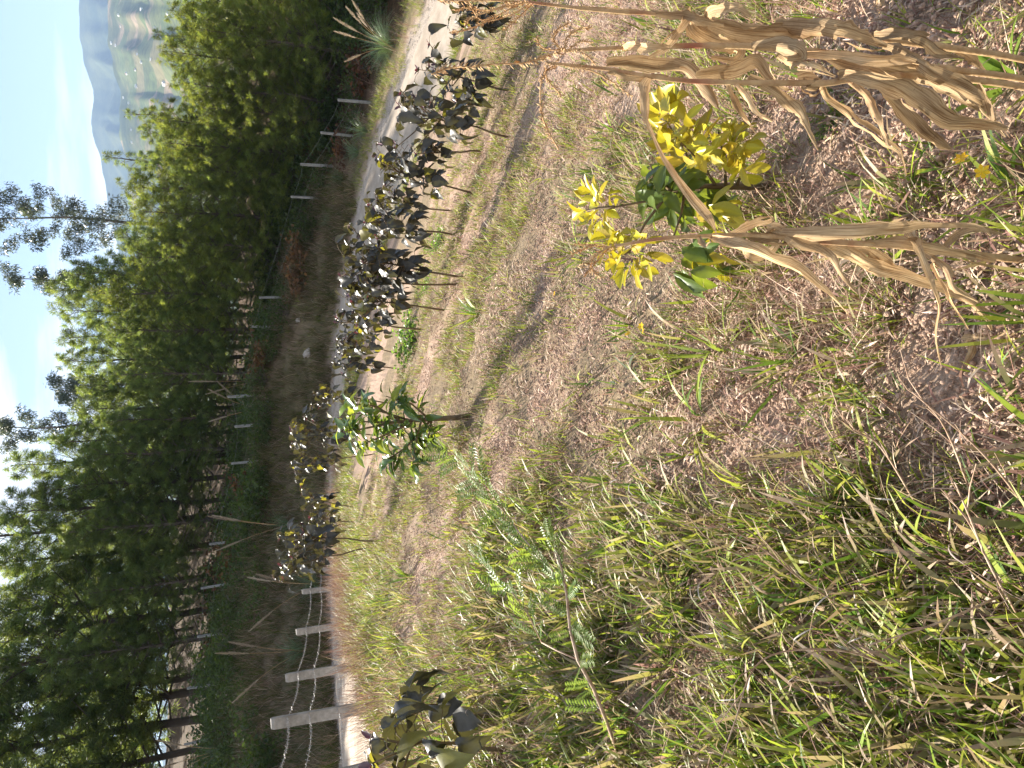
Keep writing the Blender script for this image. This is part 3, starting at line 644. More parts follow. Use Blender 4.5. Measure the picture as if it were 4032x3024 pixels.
eucalyptus(850, -20, 46, 1, 2.7, 24, 'tallest spreading eucalyptus with open leaf clumps against the cloud band')
eucalyptus(1105, 45, 48, 2, 1.2, 14, 'narrow dark eucalyptus right beside the pale pine tops')
eucalyptus(1545, 235, 46, 3, 1.7, 14, 'low round-topped eucalyptus just showing over the pines')
eucalyptus(1685, -10, 48, 4, 1.7, 12, 'thin forked eucalyptus with sparse leaves in front of the white cloud')

# shrubs and undergrowth along the far fence
def bush_mesh(seed, mat, n=420, droop=.3, ls=(.06, .13)):
    rnd = random.Random(seed); u = rnd.uniform; st = MB(); fo = MB()
    for i in range(16):
        a = u(0, 6.28); e = u(.35, 1.45); L = u(.5, 1.0); q = Vector((0, 0, 0)); pts = [q.copy()]; d = Vector((math.cos(a), math.sin(a), 0))
        for s_ in range(3): q = q + (d * math.cos(e) + Vector((0, 0, math.sin(e)))) * L / 3; e -= u(0, droop); pts.append(q.copy())
        st.tube(pts, [.018, .012, .008, .003], 4, cap=False)
        for _ in range(n // 16):
            f = u(.3, 1.05); k = min(f, .999) * 3; j = int(k); c = pts[j].lerp(pts[min(j + 1, 3)], k - j) + Vector((u(-1, 1), u(-1, 1), u(-1, 1))) * .16
            dd = Vector((u(-1, 1), u(-1, 1), u(-.7, .8))).normalized(); l = u(*ls); wv = dd.orthogonal().normalized(); wv = (wv * math.cos(u(0, 3)) + dd.cross(wv) * math.sin(u(0, 3))).normalized() * l * .28; g = u(.6, 1.35)
            fo.tri([c, c + dd * l * .5 - wv, c + dd * l * .5 + wv, c + dd * l], [(0, 2, 1), (1, 2, 3)], 0, (g, g, g * u(.7, 1.1)))
    return st.mesh('stem', [M_bark]), fo.mesh('foliage', [mat])
BUSH = [bush_mesh(1, M_shrub), bush_mesh(2, M_shrub), bush_mesh(3, M_fernr, 300, .8, (.08, .2)), bush_mesh(4, M_needleY, 420)]
def bush(x, y, s, var, name, label, group=None):
    root = thing(name, label, 'bush', (x, y, height(x, y, False)), group, U(0, 6))
    for nm, me in zip(('stem', 'foliage'), BUSH[var]):
        o = link(nm, me, root); o.scale = (s * U(.9, 1.3), s * U(.9, 1.3), s)
BUSHES = [(2960, 900, 29, 1.3, 0), (2850, 930, 27, 1.1, 1), (2650, 905, 27.5, 1.3, 0), (2560, 930, 26.5, 1.2, 1), (2420, 935, 27, 1.2, 0), (2290, 960, 27.5, 1.1, 1), (2200, 930, 30.5, 1.4, 2), (2080, 975, 29, 1.1, 0), (1950, 960, 31, 1.3, 2), (1760, 1030, 29.5, 1.0, 0),
          (1610, 1050, 29, 1.0, 1), (1500, 1060, 29.5, 1.2, 1), (1400, 1090, 30, 1.2, 2), (1230, 1120, 30, 1.3, 0), (1110, 1160, 29.5, 1.2, 2), (1000, 1190, 30, 1.2, 2), (900, 1230, 30, 1.1, 0), (860, 1200, 31, 1.3, 1), (720, 1270, 29.5, 1.0, 0), (590, 1330, 28.5, 1.0, 2), (560, 1200, 31, 1.2, 2), (480, 1360, 28, 1.0, 1), (340, 1390, 28, 1.2, 1), (280, 1420, 27.5, 1.2, 2), (150, 1470, 27, 1.2, 0), (30, 1500, 27, 1.3, 1),
          (2740, 800, 33, 1.6, 0), (2500, 840, 34, 1.6, 2), (2250, 830, 35, 1.6, 2), (2000, 870, 35, 1.7, 0), (1700, 950, 34, 1.7, 1), (1350, 1020, 34, 1.8, 0), (1080, 1090, 34, 1.8, 1), (760, 1180, 33, 1.7, 3), (420, 1280, 31, 1.7, 3), (100, 1380, 29.5, 1.8, 3)]
for y, xb, D, s, v in BUSHES:
    p = P(xb, y, D)
    kk = (0, 0, 2, 3)[v]; rows = [(r[0], (0, 0, 2, 3)[r[4]]) for r in BUSHES]
    bush(p[0], p[1], s, v, {0: 'shrub', 2: 'dead_fern_bush', 3: 'young_pine_shrub'}[kk], {0: 'leafy green shrub by the far fence', 2: 'rust-brown dead fern clump under the forest edge', 3: 'yellow-green pine shrub under the trees'}[kk] + ', ' + rank(rows, kk, y) + ' from the right', {0: 'shrubs along the far fence', 2: 'dead fern clumps', 3: 'young pine shrubs'}[kk])

# the undergrowth below the trees reads as one dark mass
i = RNG.integers(int(.12 * len(RD2)), int(.97 * len(RD2)), 900); dd_ = RNG.uniform(HW + 3.0, HW + 16, 900)
ux = RD2[i, 0] - RT2[i, 1] * dd_; uy = RD2[i, 1] + RT2[i, 0] * dd_; ud, _ = road_info(ux, uy)
ok = (ud > HW + 2.6 + np.where(ux > 3, 2.2, 0)) & (uy > 12); ux, uy = ux[ok], uy[ok]; m_ = len(ux)
scatter('undergrowth', np.stack([ux, uy, height(ux, uy) - .05], 1), np.stack([RNG.uniform(-.2, .2, m_), RNG.uniform(-.2, .2, m_), RNG.uniform(0, 6.28, m_)], 1), RNG.uniform(.6, 1.7, m_), RNG.integers(0, 3, m_), [BUSH[0][1], BUSH[1][1], bush_mesh(7, M_shrub, 520, .5, (.05, .1))[1]], 'dark tangle of shrubs and saplings under the forest edge', 'undergrowth')
# pampas grass clumps
def pampas(x, y, s, nbl, plumes, label, seed, group=None):
    rnd = random.Random(seed); u = rnd.uniform; root = thing('pampas_grass', label, 'pampas grass', (x, y, height(x, y, False)), group)
    mb = MB()
    for _ in range(nbl):
        a = u(0, 6.283); blade(mb, (.12 * math.cos(a) * s, .12 * math.sin(a) * s, 0), a + u(-.4, .4), u(.1, .9), u(.7, 1.4) * s, u(.008, .014) * s, u(.8, 2.1), mul((1, 1, 1), u(.65, 1.3)), 6, 0, u(-.3, .3))
    o = mb.build('blades', M_pblade, root); tag(o, kind='stuff')
    for (az, tl, L) in plumes:
        mb = MB(); st = MB(); d = Vector((math.cos(az), math.sin(az), 0)); q = Vector((0, 0, 0)); th = tl * .5; pts = [q.copy()]
        for i in range(5): q = q + (d * math.sin(th) + Vector((0, 0, math.cos(th)))) * L * .7 / 5; th += tl * .12; pts.append(q.copy())
        st.tube(pts, .007 * s, 5, col=(.8, .75, .5)); 
        ax = (d * math.sin(th) + Vector((0, 0, math.cos(th)))); PL = L * .38
        for _ in range(170):
            f = u(0, 1); c = q + ax * PL * f; r_ = ax.orthogonal().normalized(); aa = u(0, 6.28); r_ = r_ * math.cos(aa) + ax.cross(r_) * math.sin(aa); wd = .06 * s * math.sin(math.pi * min(1, f * .8 + .15)) ** .8
            e = c + ax * PL * .16 + r_ * wd; wv = r_.cross(ax).normalized() * .008 * s
            mb.tri([c - wv, c + wv, e], [(0, 1, 2)], 0, mul((1, 1, 1), u(.8, 1.15)))
        pm = mb.build('plume', M_plume, root); st.build('stem', M_tassel, pm)
p = hit(1560, 170); pampas(p[0], p[1] + .3, 1.15, 420, [(.3, .45, 1.75), (-.2, .35, 1.9), (.6, .25, 1.8), (.1, .75, 1.8), (-.4, .8, 1.75), (.4, 1.0, 1.6), (3.3, .5, 1.7)], 'big pampas grass clump with cream plumes across the road', 1)
for i, (y, xb, D, s, np_) in enumerate([(1610, 1000, 31, 1.2, 3), (1500, 1030, 31, 1.0, 2), (2080, 1010, 26, 1.0, 3), (2330, 1020, 23, 1.1, 3), (2590, 1010, 22, 1.1, 3), (2950, 880, 27, 1.4, 4), (700, 1330, 28.5, .8, 0), (600, 1390, 27.5, .8, 0), (520, 1430, 27, .9, 0), (870, 1330, 29, .7, 0)]):
    p = P(xb, y, D); pampas(p[0], p[1], s, 150, [(U(0, 6.28), U(.2, .9), U(1.9, 2.6)) for _ in range(np_)], 'pampas clump with drooping tan plumes on the shaded bank' if np_ else 'low grey-green pampas tussock without plumes beside the sunny road', 20 + i, 'plumed clumps on the shaded bank' if np_ else 'low tussocks beside the road')

# ------------------------------------------------------------------ fences
def post_mesh(w_, h_, mat, seed):
    rnd = random.Random(seed); mb = MB(); a = w_ / 2; rows = [(-1.2, 1.0), (.25, 1.0), (.6, .985), (h_ - .02, .94), (h_, .82)]; b = []
    for z, f in rows:
        for sx_, sy_ in ((-1, -1), (1, -1), (1, 1), (-1, 1)):
            mb.v.append((sx_ * a * f + rnd.uniform(-.003, .003), sy_ * a * f + rnd.uniform(-.003, .003), z + (rnd.uniform(-.012, .012) if z > h_ - .1 else 0))); mb.c.append((1, 1, 1))
    for i in range(len(rows) - 1):
        for j in range(4): mb.f.append((i * 4 + j, i * 4 + (j + 1) % 4, i * 4 + 4 + (j + 1) % 4, i * 4 + 4 + j)); mb.m.append(0)
    n = len(mb.v); mb.f.append((n - 4, n - 3, n - 2, n - 1)); mb.m.append(0)
    return mb.mesh('post', [mat])
PM = [post_mesh(.125, 1.3, M_conc, 1), post_mesh(.125, 1.3, M_conc, 2)]; PMW = [post_mesh(.13, 1.3, M_concw, 3)]; PMF = [post_mesh(.085, 1.25, M_conc, 4)]  # far posts take the darker concrete in place of forest shade
def wire_path(pts, sag):
    out = []
    for a, b in zip(pts[:-1], pts[1:]):
        a = Vector(a); b = Vector(b)
        for i in range(8): t = i / 8; out.append(a.lerp(b, t) - Vector((0, 0, sag * 4 * t * (1 - t))))
    out.append(Vector(pts[-1])); return out
def barbed(name, pts, root, base, barbs=True, r=.0035):
    mb = MB(); pts = [p - base for p in pts]; mb.tube(pts, r, 4)
    o = mb.build(name, M_wire, root)
    if barbs:
        bb = MB()
        for a, b in zip(pts[:-1], pts[1:]):
            n = max(1, int((b - a).length / .12))
            for i in range(n):
                q = a.lerp(b, (i + .5) / n); v1 = Vector((U(-1, 1), U(-1, 1), U(-1, 1))).normalized() * .022
                bb.tube([q - v1, q + v1], .0026, 3, cap=False); v2 = v1.cross(b - a).normalized() * .022; bb.tube([q - v2, q + v2], .0026, 3, cap=False)
        tag(bb.build('barbs', M_wire, o), kind='stuff')
NEAR = [(3130, 1000, 6.4), (2857, 1070, 8.3), (2670, 1125, 11.0), (2488, 1168, 13.8), (2334, 1190, 17.4), (2252, 1196, 20.5)]
near_root = thing('wire_fence', 'barbed wire fence on square concrete posts along the near side of the road', 'fence', (-4, 10, 0)); nb = Vector(near_root.location)
tops = []
for i, (y, x, D) in enumerate(NEAR):
    t = Vector(P(x, y, D)); tops.append(t); o = link('post', PM[i % 2], near_root); o.location = t - nb - Vector((0, 0, 1.3)); o.rotation_euler = (U(-.02, .02), U(-.02, .02), .2 + U(-.15, .15))
rest = []
for (y, xt, D) in [(1962, 1262, 20), (1700, 1330, 22), (1010, 1560, 21.5), (715, 1655, 19.5), (545, 1745, 18.5), (200, 1817, 17), (-170, 1900, 16)]:
    q = P(xt, y, D); q[2] = min(q[2], height(q[0], q[1], False) + 1.35)
    o = link('post', PMW[0], near_root); o.location = Vector((q[0], q[1], q[2] - 1.3)) - nb; o.rotation_euler = (U(-.03, .03), U(-.02, .04), U(.1, .5)); rest.append(Vector(q))
alltops = tops + rest
for dz in (.17, .40, .72):
    barbed('wire', wire_path([t - Vector((0, 0, dz)) + Vector((.07, -.03, 0)) for t in tops + rest[:1]], .05), near_root, nb)
    barbed('wire', wire_path([t - Vector((0, 0, dz)) for t in rest], .04), near_root, nb, False, .004)
far_root = thing('wire_fence', 'far wire fence of pale posts along the forest edge across the road', 'fence', (-5, 30, 0)); fb_ = Vector(far_root.location); ft = []
for i, (y, xt, xb, D) in enumerate(FAR_POSTS):
    if y in (1990, 1450, 1060, 200): continue
    q = P(xb, y, D); zg = height(q[0], q[1], False); o = link('post', PMF[0], far_root); o.location = Vector((q[0], q[1], zg)) - fb_; o.rotation_euler = (U(-.05, .05), U(-.05, .05), U(0, 1)); ft.append(Vector((q[0], q[1], zg + 1.25)))
for dz in (.1, .5, .9): barbed('wire', wire_path([t - Vector((0, 0, dz)) for t in ft], .05), far_root, fb_, False, .0028)

# ------------------------------------------------------------------ leaves
def leaf_mesh(name, mat, outline, fold=.18, droop=.35, wav=.02, nseg=8, cup=0):
    """blade along +X, midrib folded, tip drooping; outline(t) = half width for unit length"""
    mb = MB(); rows = []
    for i in range(nseg + 1):
        t = i / nseg; hw = outline(t); x = t - .12 * droop * t * t; z = -droop * t * t * .6
        b = len(mb.v)
        for s_ in (-1, -.5, 0, .5, 1):
            zz = z + abs(s_) * hw * fold + wav * math.sin(t * 14 + s_ * 2) * abs(s_) - cup * hw * s_ * s_
            back = -.10 * hw * abs(s_) if t < .1 else 0
            mb.v.append((x + back, s_ * hw, zz)); g = 1.0 if s_ else 1.25; mb.c.append((g, g, g))
        rows.append(b)
    for i in range(nseg):
        for j in range(4): a = rows[i] + j; c = rows[i + 1] + j; mb.f.append((a, a + 1, c + 1, c)); mb.m.append(0)
    me = mb.mesh(name, [mat], True); return me
heart = lambda t: .40 * (math.sin(math.pi * min(1, t ** .62)) ** .75) * (1 - .25 * t) + (.14 if t < .02 else 0)
ellip = lambda t: .17 * math.sin(math.pi * t ** .9) ** .85
obov = lambda t: .21 * math.sin(math.pi * t ** 1.05) ** .8
LV_tam = [leaf_mesh('leaf', M_tam, heart, f, d, wv_) for f, d, wv_ in ((.25, .45, .03), (.4, .9, .05), (.1, .25, .04), (.55, 1.2, .03))]
LV_tamy = [leaf_mesh('leaf', M_tamy, heart, .25, .6)]
LV_tamp = [leaf_mesh('leaf', M_tamp, ellip, .4, .1)]
LV_avo = [leaf_mesh('leaf', M_avo, ellip, f, d) for f, d in ((.3, .5), (.5, .9), (.2, .2))]
LV_avoy = [leaf_mesh('leaf', M_avoy, ellip, .4, .7)]
LV_yel = [leaf_mesh('leaf', M_yel, obov, f, d, .012) for f, d in ((.45, .2), (.6, .4), (.3, .1))]
LV_mat = [leaf_mesh('leaf', M_mat, obov, f, d) for f, d in ((.3, .5), (.4, .8))]
def leaf_at(root, me, p, d, size, roll=0.0, up=None):
    d = Vector(d).normalized(); up = Vector(up or (0, 0, 1)); y = up.cross(d)
    y = y.normalized() if y.length > 1e-3 else d.orthogonal().normalized(); z = d.cross(y)
    y2 = y * math.cos(roll) + z * math.sin(roll); z2 = d.cross(y2)
    Mx = Matrix(((d.x, y2.x, z2.x, p[0]), (d.y, y2.y, z2.y, p[1]), (d.z, y2.z, z2.z, p[2]), (0, 0, 0, 1))) @ Matrix.Diagonal((size, size, size, 1))
    return link('leaf', me, root, Mx)

# ------------------------------------------------------------------ tree tomato row
def tamarillo(xb, yb, xt, yt, n, spread, bare, label, seed, lsize=.24, ypart=.12, D=None):
    rnd = random.Random(seed); u = rnd.uniform
    base = hit(xb, yb) if D is None else P(xb, yb, D)
    if D is not None: base[2] = height(base[0], base[1], False)
    top = PY(xt, yt, base[1]); H = top[2] - base[2]
    root = thing('tree_tomato_plant', label, 'plant', base, 'tree tomato row along the field edge')
    T = Vector(top - base); st = MB(); pts = []
    for i in range(7):
        t = i / 6; pts.append(T * t + Vector((u(-.015, .015), u(-.015, .015), -.05 if i == 0 else 0)))
    st.tube(pts, [.013 * (1 - .55 * i / 6) for i in range(7)], 6)
    tips = [pts[6]]
    for b in range(max(2, n // 9)):
        a = u(0, 6.28); k = u(.6, .85); j = min(int(k * 6), 5); q = pts[j].lerp(pts[j + 1], k * 6 - j); d = Vector((math.cos(a), math.sin(a), u(.35, 1.0))).normalized() * spread * u(.5, .95)
        m = q + d * .55 + Vector((0, 0, .02)); st.tube([q, m, q + d + Vector((0, 0, .05))], [.007, .006, .004], 5); tips.append(q + d + Vector((0, 0, .05)))
    st_pet = []
    for i in range(n):
        f = bare + (1 - bare) * (i + u(0, .9)) / n; a = i * 2.4 + u(-.6, .6)
        if i % 3 == 0: q = rnd.choice(tips) + Vector((u(-.04, .04), u(-.04, .04), u(-.12, .02)))
        else:
            k = min(f, .985) * 6; j = int(k); q = pts[j].lerp(pts[min(j + 1, 6)], k - j)
        o = Vector((math.cos(a), math.sin(a), u(.05, .55))).normalized(); pl = spread * u(.12, .55) * (1.15 - .6 * max(0, f)); e = q + o * pl
        st_pet.append((q, q.lerp(e, .5) + Vector((0, 0, .012)), e))
        sz = lsize * u(.5, 1.0) * (1.75 - 1.15 * f); ld = Vector((o.x * u(.5, 1), o.y * u(.5, 1), u(-1.0, -.05)))
        me = LV_tamy[0] if u(0, 1) < ypart else rnd.choice(LV_tam); leaf_at(root, me, e, ld, sz, u(-.5, .5))
    for q, m, e in st_pet: st.tube([q, m, e], [.0035, .003, .0025], 4, cap=False)
    for tp in tips:
        for i in range(4):
            a = u(0, 6.28); leaf_at(root, rnd.choice(LV_tamp if u(0, 1) < .5 else LV_tam), tp, Vector((math.cos(a), math.sin(a), u(.2, 1.3))), lsize * u(.28, .55), u(-.5, .5))
    st.build('stem', M_tstem, root, True)
    return root
TAM = [(2035, 90, 1815, 75, 22, .30, .45, 'purple-leaved tree tomato behind the corn tassel at the road bend end of the row'),
       (2010, 358, 1715, 285, 26, .33, .45, 'tree tomato with drooping dark leaves beside the sunlit white post'),
       (1945, 424, 1800, 400, 10, .20, .5, 'small tree tomato sprout between two taller dark-leaved ones'),
       (2010, 542, 1590, 430, 30, .38, .45, 'tallest tree tomato in front of the sunlit road with big round dark leaves'),
       (1900, 594, 1640, 605, 12, .24, .55, 'thin forked tree tomato stem with few leaves against the pale road'),
       (1878, 763, 1510, 660, 30, .36, .45, 'tree tomato with a pointed purple shoot leaning over the pale road'),
       (1792, 832, 1500, 800, 18, .27, .5, 'slim tree tomato half merged with the denser plants of the row'),
       (1790, 927, 1440, 870, 32, .36, .4, 'bushy tree tomato whose top meets the far road edge'),
       (1832, 1096, 1360, 1010, 40, .42, .42, 'widest tree tomato with a large shaded dark leaf low on its stem'),
       (1800, 1120, 1350, 1110, 24, .30, .5, 'leafy tree tomato crowded against the widest plant in the row'),
       (1750, 1225, 1375, 1170, 26, .30, .5, 'tree tomato on a straight brown stem with one pale hanging leaf'),
       (1666, 1296, 1335, 1265, 26, .30, .45, 'tree tomato with yellowing lower leaves above the green weed patch'),
       (1572, 1392, 1325, 1340, 24, .32, .4, 'tree tomato on two close stems behind the green weed patch'),
       (1560, 1450, 1315, 1430, 22, .30, .35, 'tree tomato with orange-yellow leaf edges just beside the avocado'),
       (1560, 1590, 1240, 1545, 18, .30, .45, 'tree tomato with two broad dark leaves rising behind the avocado'),
       (1490, 1716, 1150, 1690, 40, .42, .4, 'tall tree tomato with reddish tips standing right behind the avocado'),
       (1470, 1790, 1150, 1830, 26, .34, .45, 'tree tomato with red hanging top leaves against the dark bank'),
       (1395, 2003, 1200, 1950, 18, .34, .4, 'low tree tomato beside the lone concrete post at the road'),
       (1408, 2058, 1225, 2040, 14, .28, .45, 'small thin tree tomato over the shaded road'),
       (1492, 2131, 1105, 2110, 28, .38, .5, 'tree tomato on a bare dark stem with a big shaded heart leaf'),
       (1456, 2157, 1110, 2230, 26, .40, .5, 'tree tomato with bright yellow-green leaves beside the posts')]
for i, (xb, yb, xt, yt, n, sp, ba, lb) in enumerate(TAM):
    tamarillo(xb, yb, xt, yt, int(n * 2.6), sp * 1.15, ba - .03, lb, 500 + i, .178, .05 if yb < 1200 else .13)
tamarillo(2000, 2960, 1470, 2900, 24, .40, .35, 'tree tomato with yellow and purple leaves rising out of the long grass', 560, .22, .35)
tamarillo(1960, 2830, 1600, 2760, 12, .28, .35, 'short tree tomato with pale ribbed leaves half sunk in the grass', 561, .2, .3)

# avocado tree
base = hit(1848, 1638); root = thing('avocado_tree', 'young glossy green avocado tree on a short brown trunk casting a long shadow', 'tree', base); Yb = base[1]
def lp(x, y, dY=0): return Vector(PY(x, y, Yb + dY) - base)
st = MB(); st.tube([lp(1860, 1637), lp(1800, 1645), lp(1730, 1648), lp(1640, 1655), lp(1540, 1665), lp(1430, 1660)], [.028, .024, .021, .017, .012, .006], 8)
abr = [((1700, 1650), (1600, 1760), (1500, 1830), .15), ((1690, 1650), (1620, 1590), (1520, 1560), -.15), ((1640, 1655), (1500, 1720), (1400, 1760), -.25), ((1620, 1657), (1500, 1620), (1380, 1630), .2),
       ((1600, 1660), (1560, 1700), (1480, 1740), .35), ((1660, 1653), (1640, 1730), (1620, 1850), -.1), ((1580, 1660), (1480, 1600), (1400, 1590), -.1), ((1560, 1662), (1420, 1690), (1350, 1700), .05), ((1700, 1650), (1690, 1700), (1680, 1760), .25)]
tips = [(lp(1430, 1660), lp(1540, 1665))]
for a, b, c, dy in abr:
    q = [lp(*a), lp(*b, dy * .6), lp(*c, dy)]; st.tube(q, [.011, .008, .004], 5, cap=False); tips.append((q[2], q[1])); tips.append((q[1].lerp(q[2], .5), q[1])); tips.append((q[1], q[0]))
st.build('trunk', M_tstem, root, True)
for i in range(298):
    t, f = random.choice(tips); d = (t - f).normalized(); q = f.lerp(t, U(.3, 1.08)) + Vector((U(-.05, .05), U(-.05, .05), U(-.05, .05)))
    a = U(0, 6.28); out = Vector((math.cos(a), math.sin(a), U(-.9, .35))) + d * .7
    hi = q.z / max(.01, lp(1350, 1660).z)
    leaf_at(root, LV_avoy[0] if U(0, 1) < (.45 if hi > .72 else .10) else random.choice(LV_avo), q, out, U(.11, .20), U(-.6, .6))

# yellow-leaved young tree by the corn
base = hit(3030, 738); root = thing('citrus_sapling', 'young sapling with bright yellow shoots and dark green lower leaves beside the dry corn', 'tree', base); Yb = base[1]
st = MB(); ytr = [lp(3060, 738), lp(2950, 735), lp(2820, 733), lp(2700, 740), lp(2640, 750)]
st.tube(ytr, [.016, .014, .012, .009, .007], 7)
ybr = [((2820, 733), (2760, 640), (2680, 560), -.25), ((2760, 735), (2700, 600), (2620, 470), -.1), ((2860, 734), (2850, 620), (2830, 520), -.3), ((2900, 735), (2930, 650), (2930, 590), -.2), ((2680, 745), (2560, 790), (2420, 815), .1), ((2420, 815), (2350, 820), (2310, 830), .1),
       ((2640, 750), (2540, 880), (2480, 990), 0), ((2480, 990), (2440, 1000), (2420, 1010), 0), ((2700, 740), (2680, 850), (2650, 940), -.15), ((2640, 750), (2580, 700), (2560, 650), .2), ((2760, 735), (2780, 860), (2800, 960), .05)]
for a, b, c, dy in ybr: st.tube([lp(*a), lp(*b, dy * .5), lp(*c, dy)], [.007, .005, .003], 5, cap=False)
st.build('trunk', M_tstem, root, True)
def cluster(cx, cy, rx, ry, dy, n, meshes, size, frm, drp=(-.6, .6)):
    o0 = lp(*frm)
    for _ in range(n):
        a = U(0, 6.28); r_ = math.sqrt(U(0, 1)); q = lp(cx + rx * r_ * math.cos(a), cy + ry * r_ * math.sin(a), dy + U(-.14, .14))
        c0 = lp(cx, cy, dy); d = (q - c0) * 2.2 + (c0 - o0) * .5; d = d.normalized() + Vector((U(-.5, .5), U(-.5, .5), U(*drp)))
        q = q - d.normalized() * size[0] * .5
        leaf_at(root, random.choice(meshes), q, d, U(*size), U(-.8, .8))
cluster(2640, 470, 90, 110, -.12, 44, LV_yel, (.06, .105), (2760, 640))
cluster(2720, 570, 120, 100, -.28, 50, LV_yel, (.06, .105), (2800, 700))
cluster(2870, 570, 110, 90, -.25, 38, LV_yel, (.06, .10), (2880, 690))
cluster(2930, 650, 60, 60, -.22, 14, LV_yel, (.08, .12), (2920, 720))
cluster(2640, 400, 40, 40, -.1, 10, LV_yel, (.09, .13), (2680, 560))
cluster(2350, 810, 80, 100, .1, 50, LV_yel, (.05, .09), (2480, 800))
cluster(2480, 1010, 110, 90, 0, 54, LV_yel, (.05, .095), (2560, 850))
cluster(2430, 930, 70, 50, 0, 14, LV_yel, (.06, .1), (2560, 850))
cluster(2680, 800, 150, 110, .05, 60, LV_mat, (.09, .145), (2760, 735), (-.9, .2))
cluster(2600, 720, 100, 80, .15, 22, LV_mat, (.09, .15), (2700, 740), (-.9, .2))
cluster(2800, 1010, 90, 70, .0, 12, LV_yel + LV_mat, (.10, .16), (2760, 850), (-1.2, -.2))
cluster(2720, 1060, 60, 60, .0, 7, LV_mat, (.11, .16), (2700, 900), (-1.3, -.4))
cluster(2820, 830, 70, 70, -.1, 12, LV_yel, (.09, .13), (2760, 735), (-.9, .2))

# ------------------------------------------------------------------ dry corn
def ribbon(pts, widths, tw=0.0, twr=0.0, cup=.22, wav=.10, seed=0, tint=1.0, n=22):
    """a dry strap leaf through the given points, crumpled across and wavy along the edge"""
    rnd = random.Random(seed); P_ = catmull(np.array(pts), max(2, n // (len(pts) - 1))); k = len(P_)
    wi = np.interp(np.linspace(0, 1, k), np.linspace(0, 1, len(widths)), widths)
    mb = MB(); uvs = []; ph = rnd.uniform(0, 6); ph2 = rnd.uniform(0, 6)
    acc = 0; tear = (rnd.choice((0, 1, 3, 4)), k * rnd.uniform(.3, .6), k) if rnd.random() < .55 else (-1, 0, 0)
    for i in range(k):
        t = P_[min(i + 1, k - 1)] - P_[max(i - 1, 0)]; t = Vector(t).normalized(); v = (Vector(P_[i]) - Vector(EYE)).normalized()
        s_ = t.cross(v).normalized(); nn = s_.cross(t).normalized(); a = tw + twr * i / (k - 1) + .38 * math.sin(i * .55 + ph)
        sd = s_ * math.cos(a) + nn * math.sin(a); nr = nn * math.cos(a) - s_ * math.sin(a)
        if i: acc += float(np.linalg.norm(P_[i] - P_[i - 1]))
        for j, q in enumerate((-1, -.6, -.2, .2, .6, 1)):
            w_ = wi[i] * .5
            off = nr * (w_ * (cup * 1.6 * q * q) + w_ * wav * 2.2 * abs(q) * math.sin(i * 1.15 + (ph if q < 0 else ph2)) + w_ * .16 * math.sin(j * 2.1 + i * .3 + ph))
            wq = q * (1 + .10 * math.sin(i * 2.3 + j + ph2) * abs(q)) * (rnd.uniform(.72, 1.08) if abs(q) == 1 else 1)
            mb.v.append(tuple(Vector(P_[i]) + sd * w_ * wq + off)); g = tint * rnd.uniform(.93, 1.05); mb.c.append((g, g * .985, g * .96)); uvs.append((q * .5 + .5, acc * 8))
    for i in range(k - 1):
        for j in range(5):
            if j == tear[0] and tear[1] < i < tear[2]: continue
            a = i * 6 + j; mb.f.append((a, a + 1, a + 7, a + 6)); mb.m.append(0)
    me = mb.mesh('leaf', [M_corn], True)
    uvl = me.uv_layers.new(name='UVMap'); vi = np.empty(len(me.loops), np.int32); me.loops.foreach_get('vertex_index', vi); uvl.data.foreach_set('uv', np.array(uvs, np.float32)[vi].ravel())
    return me
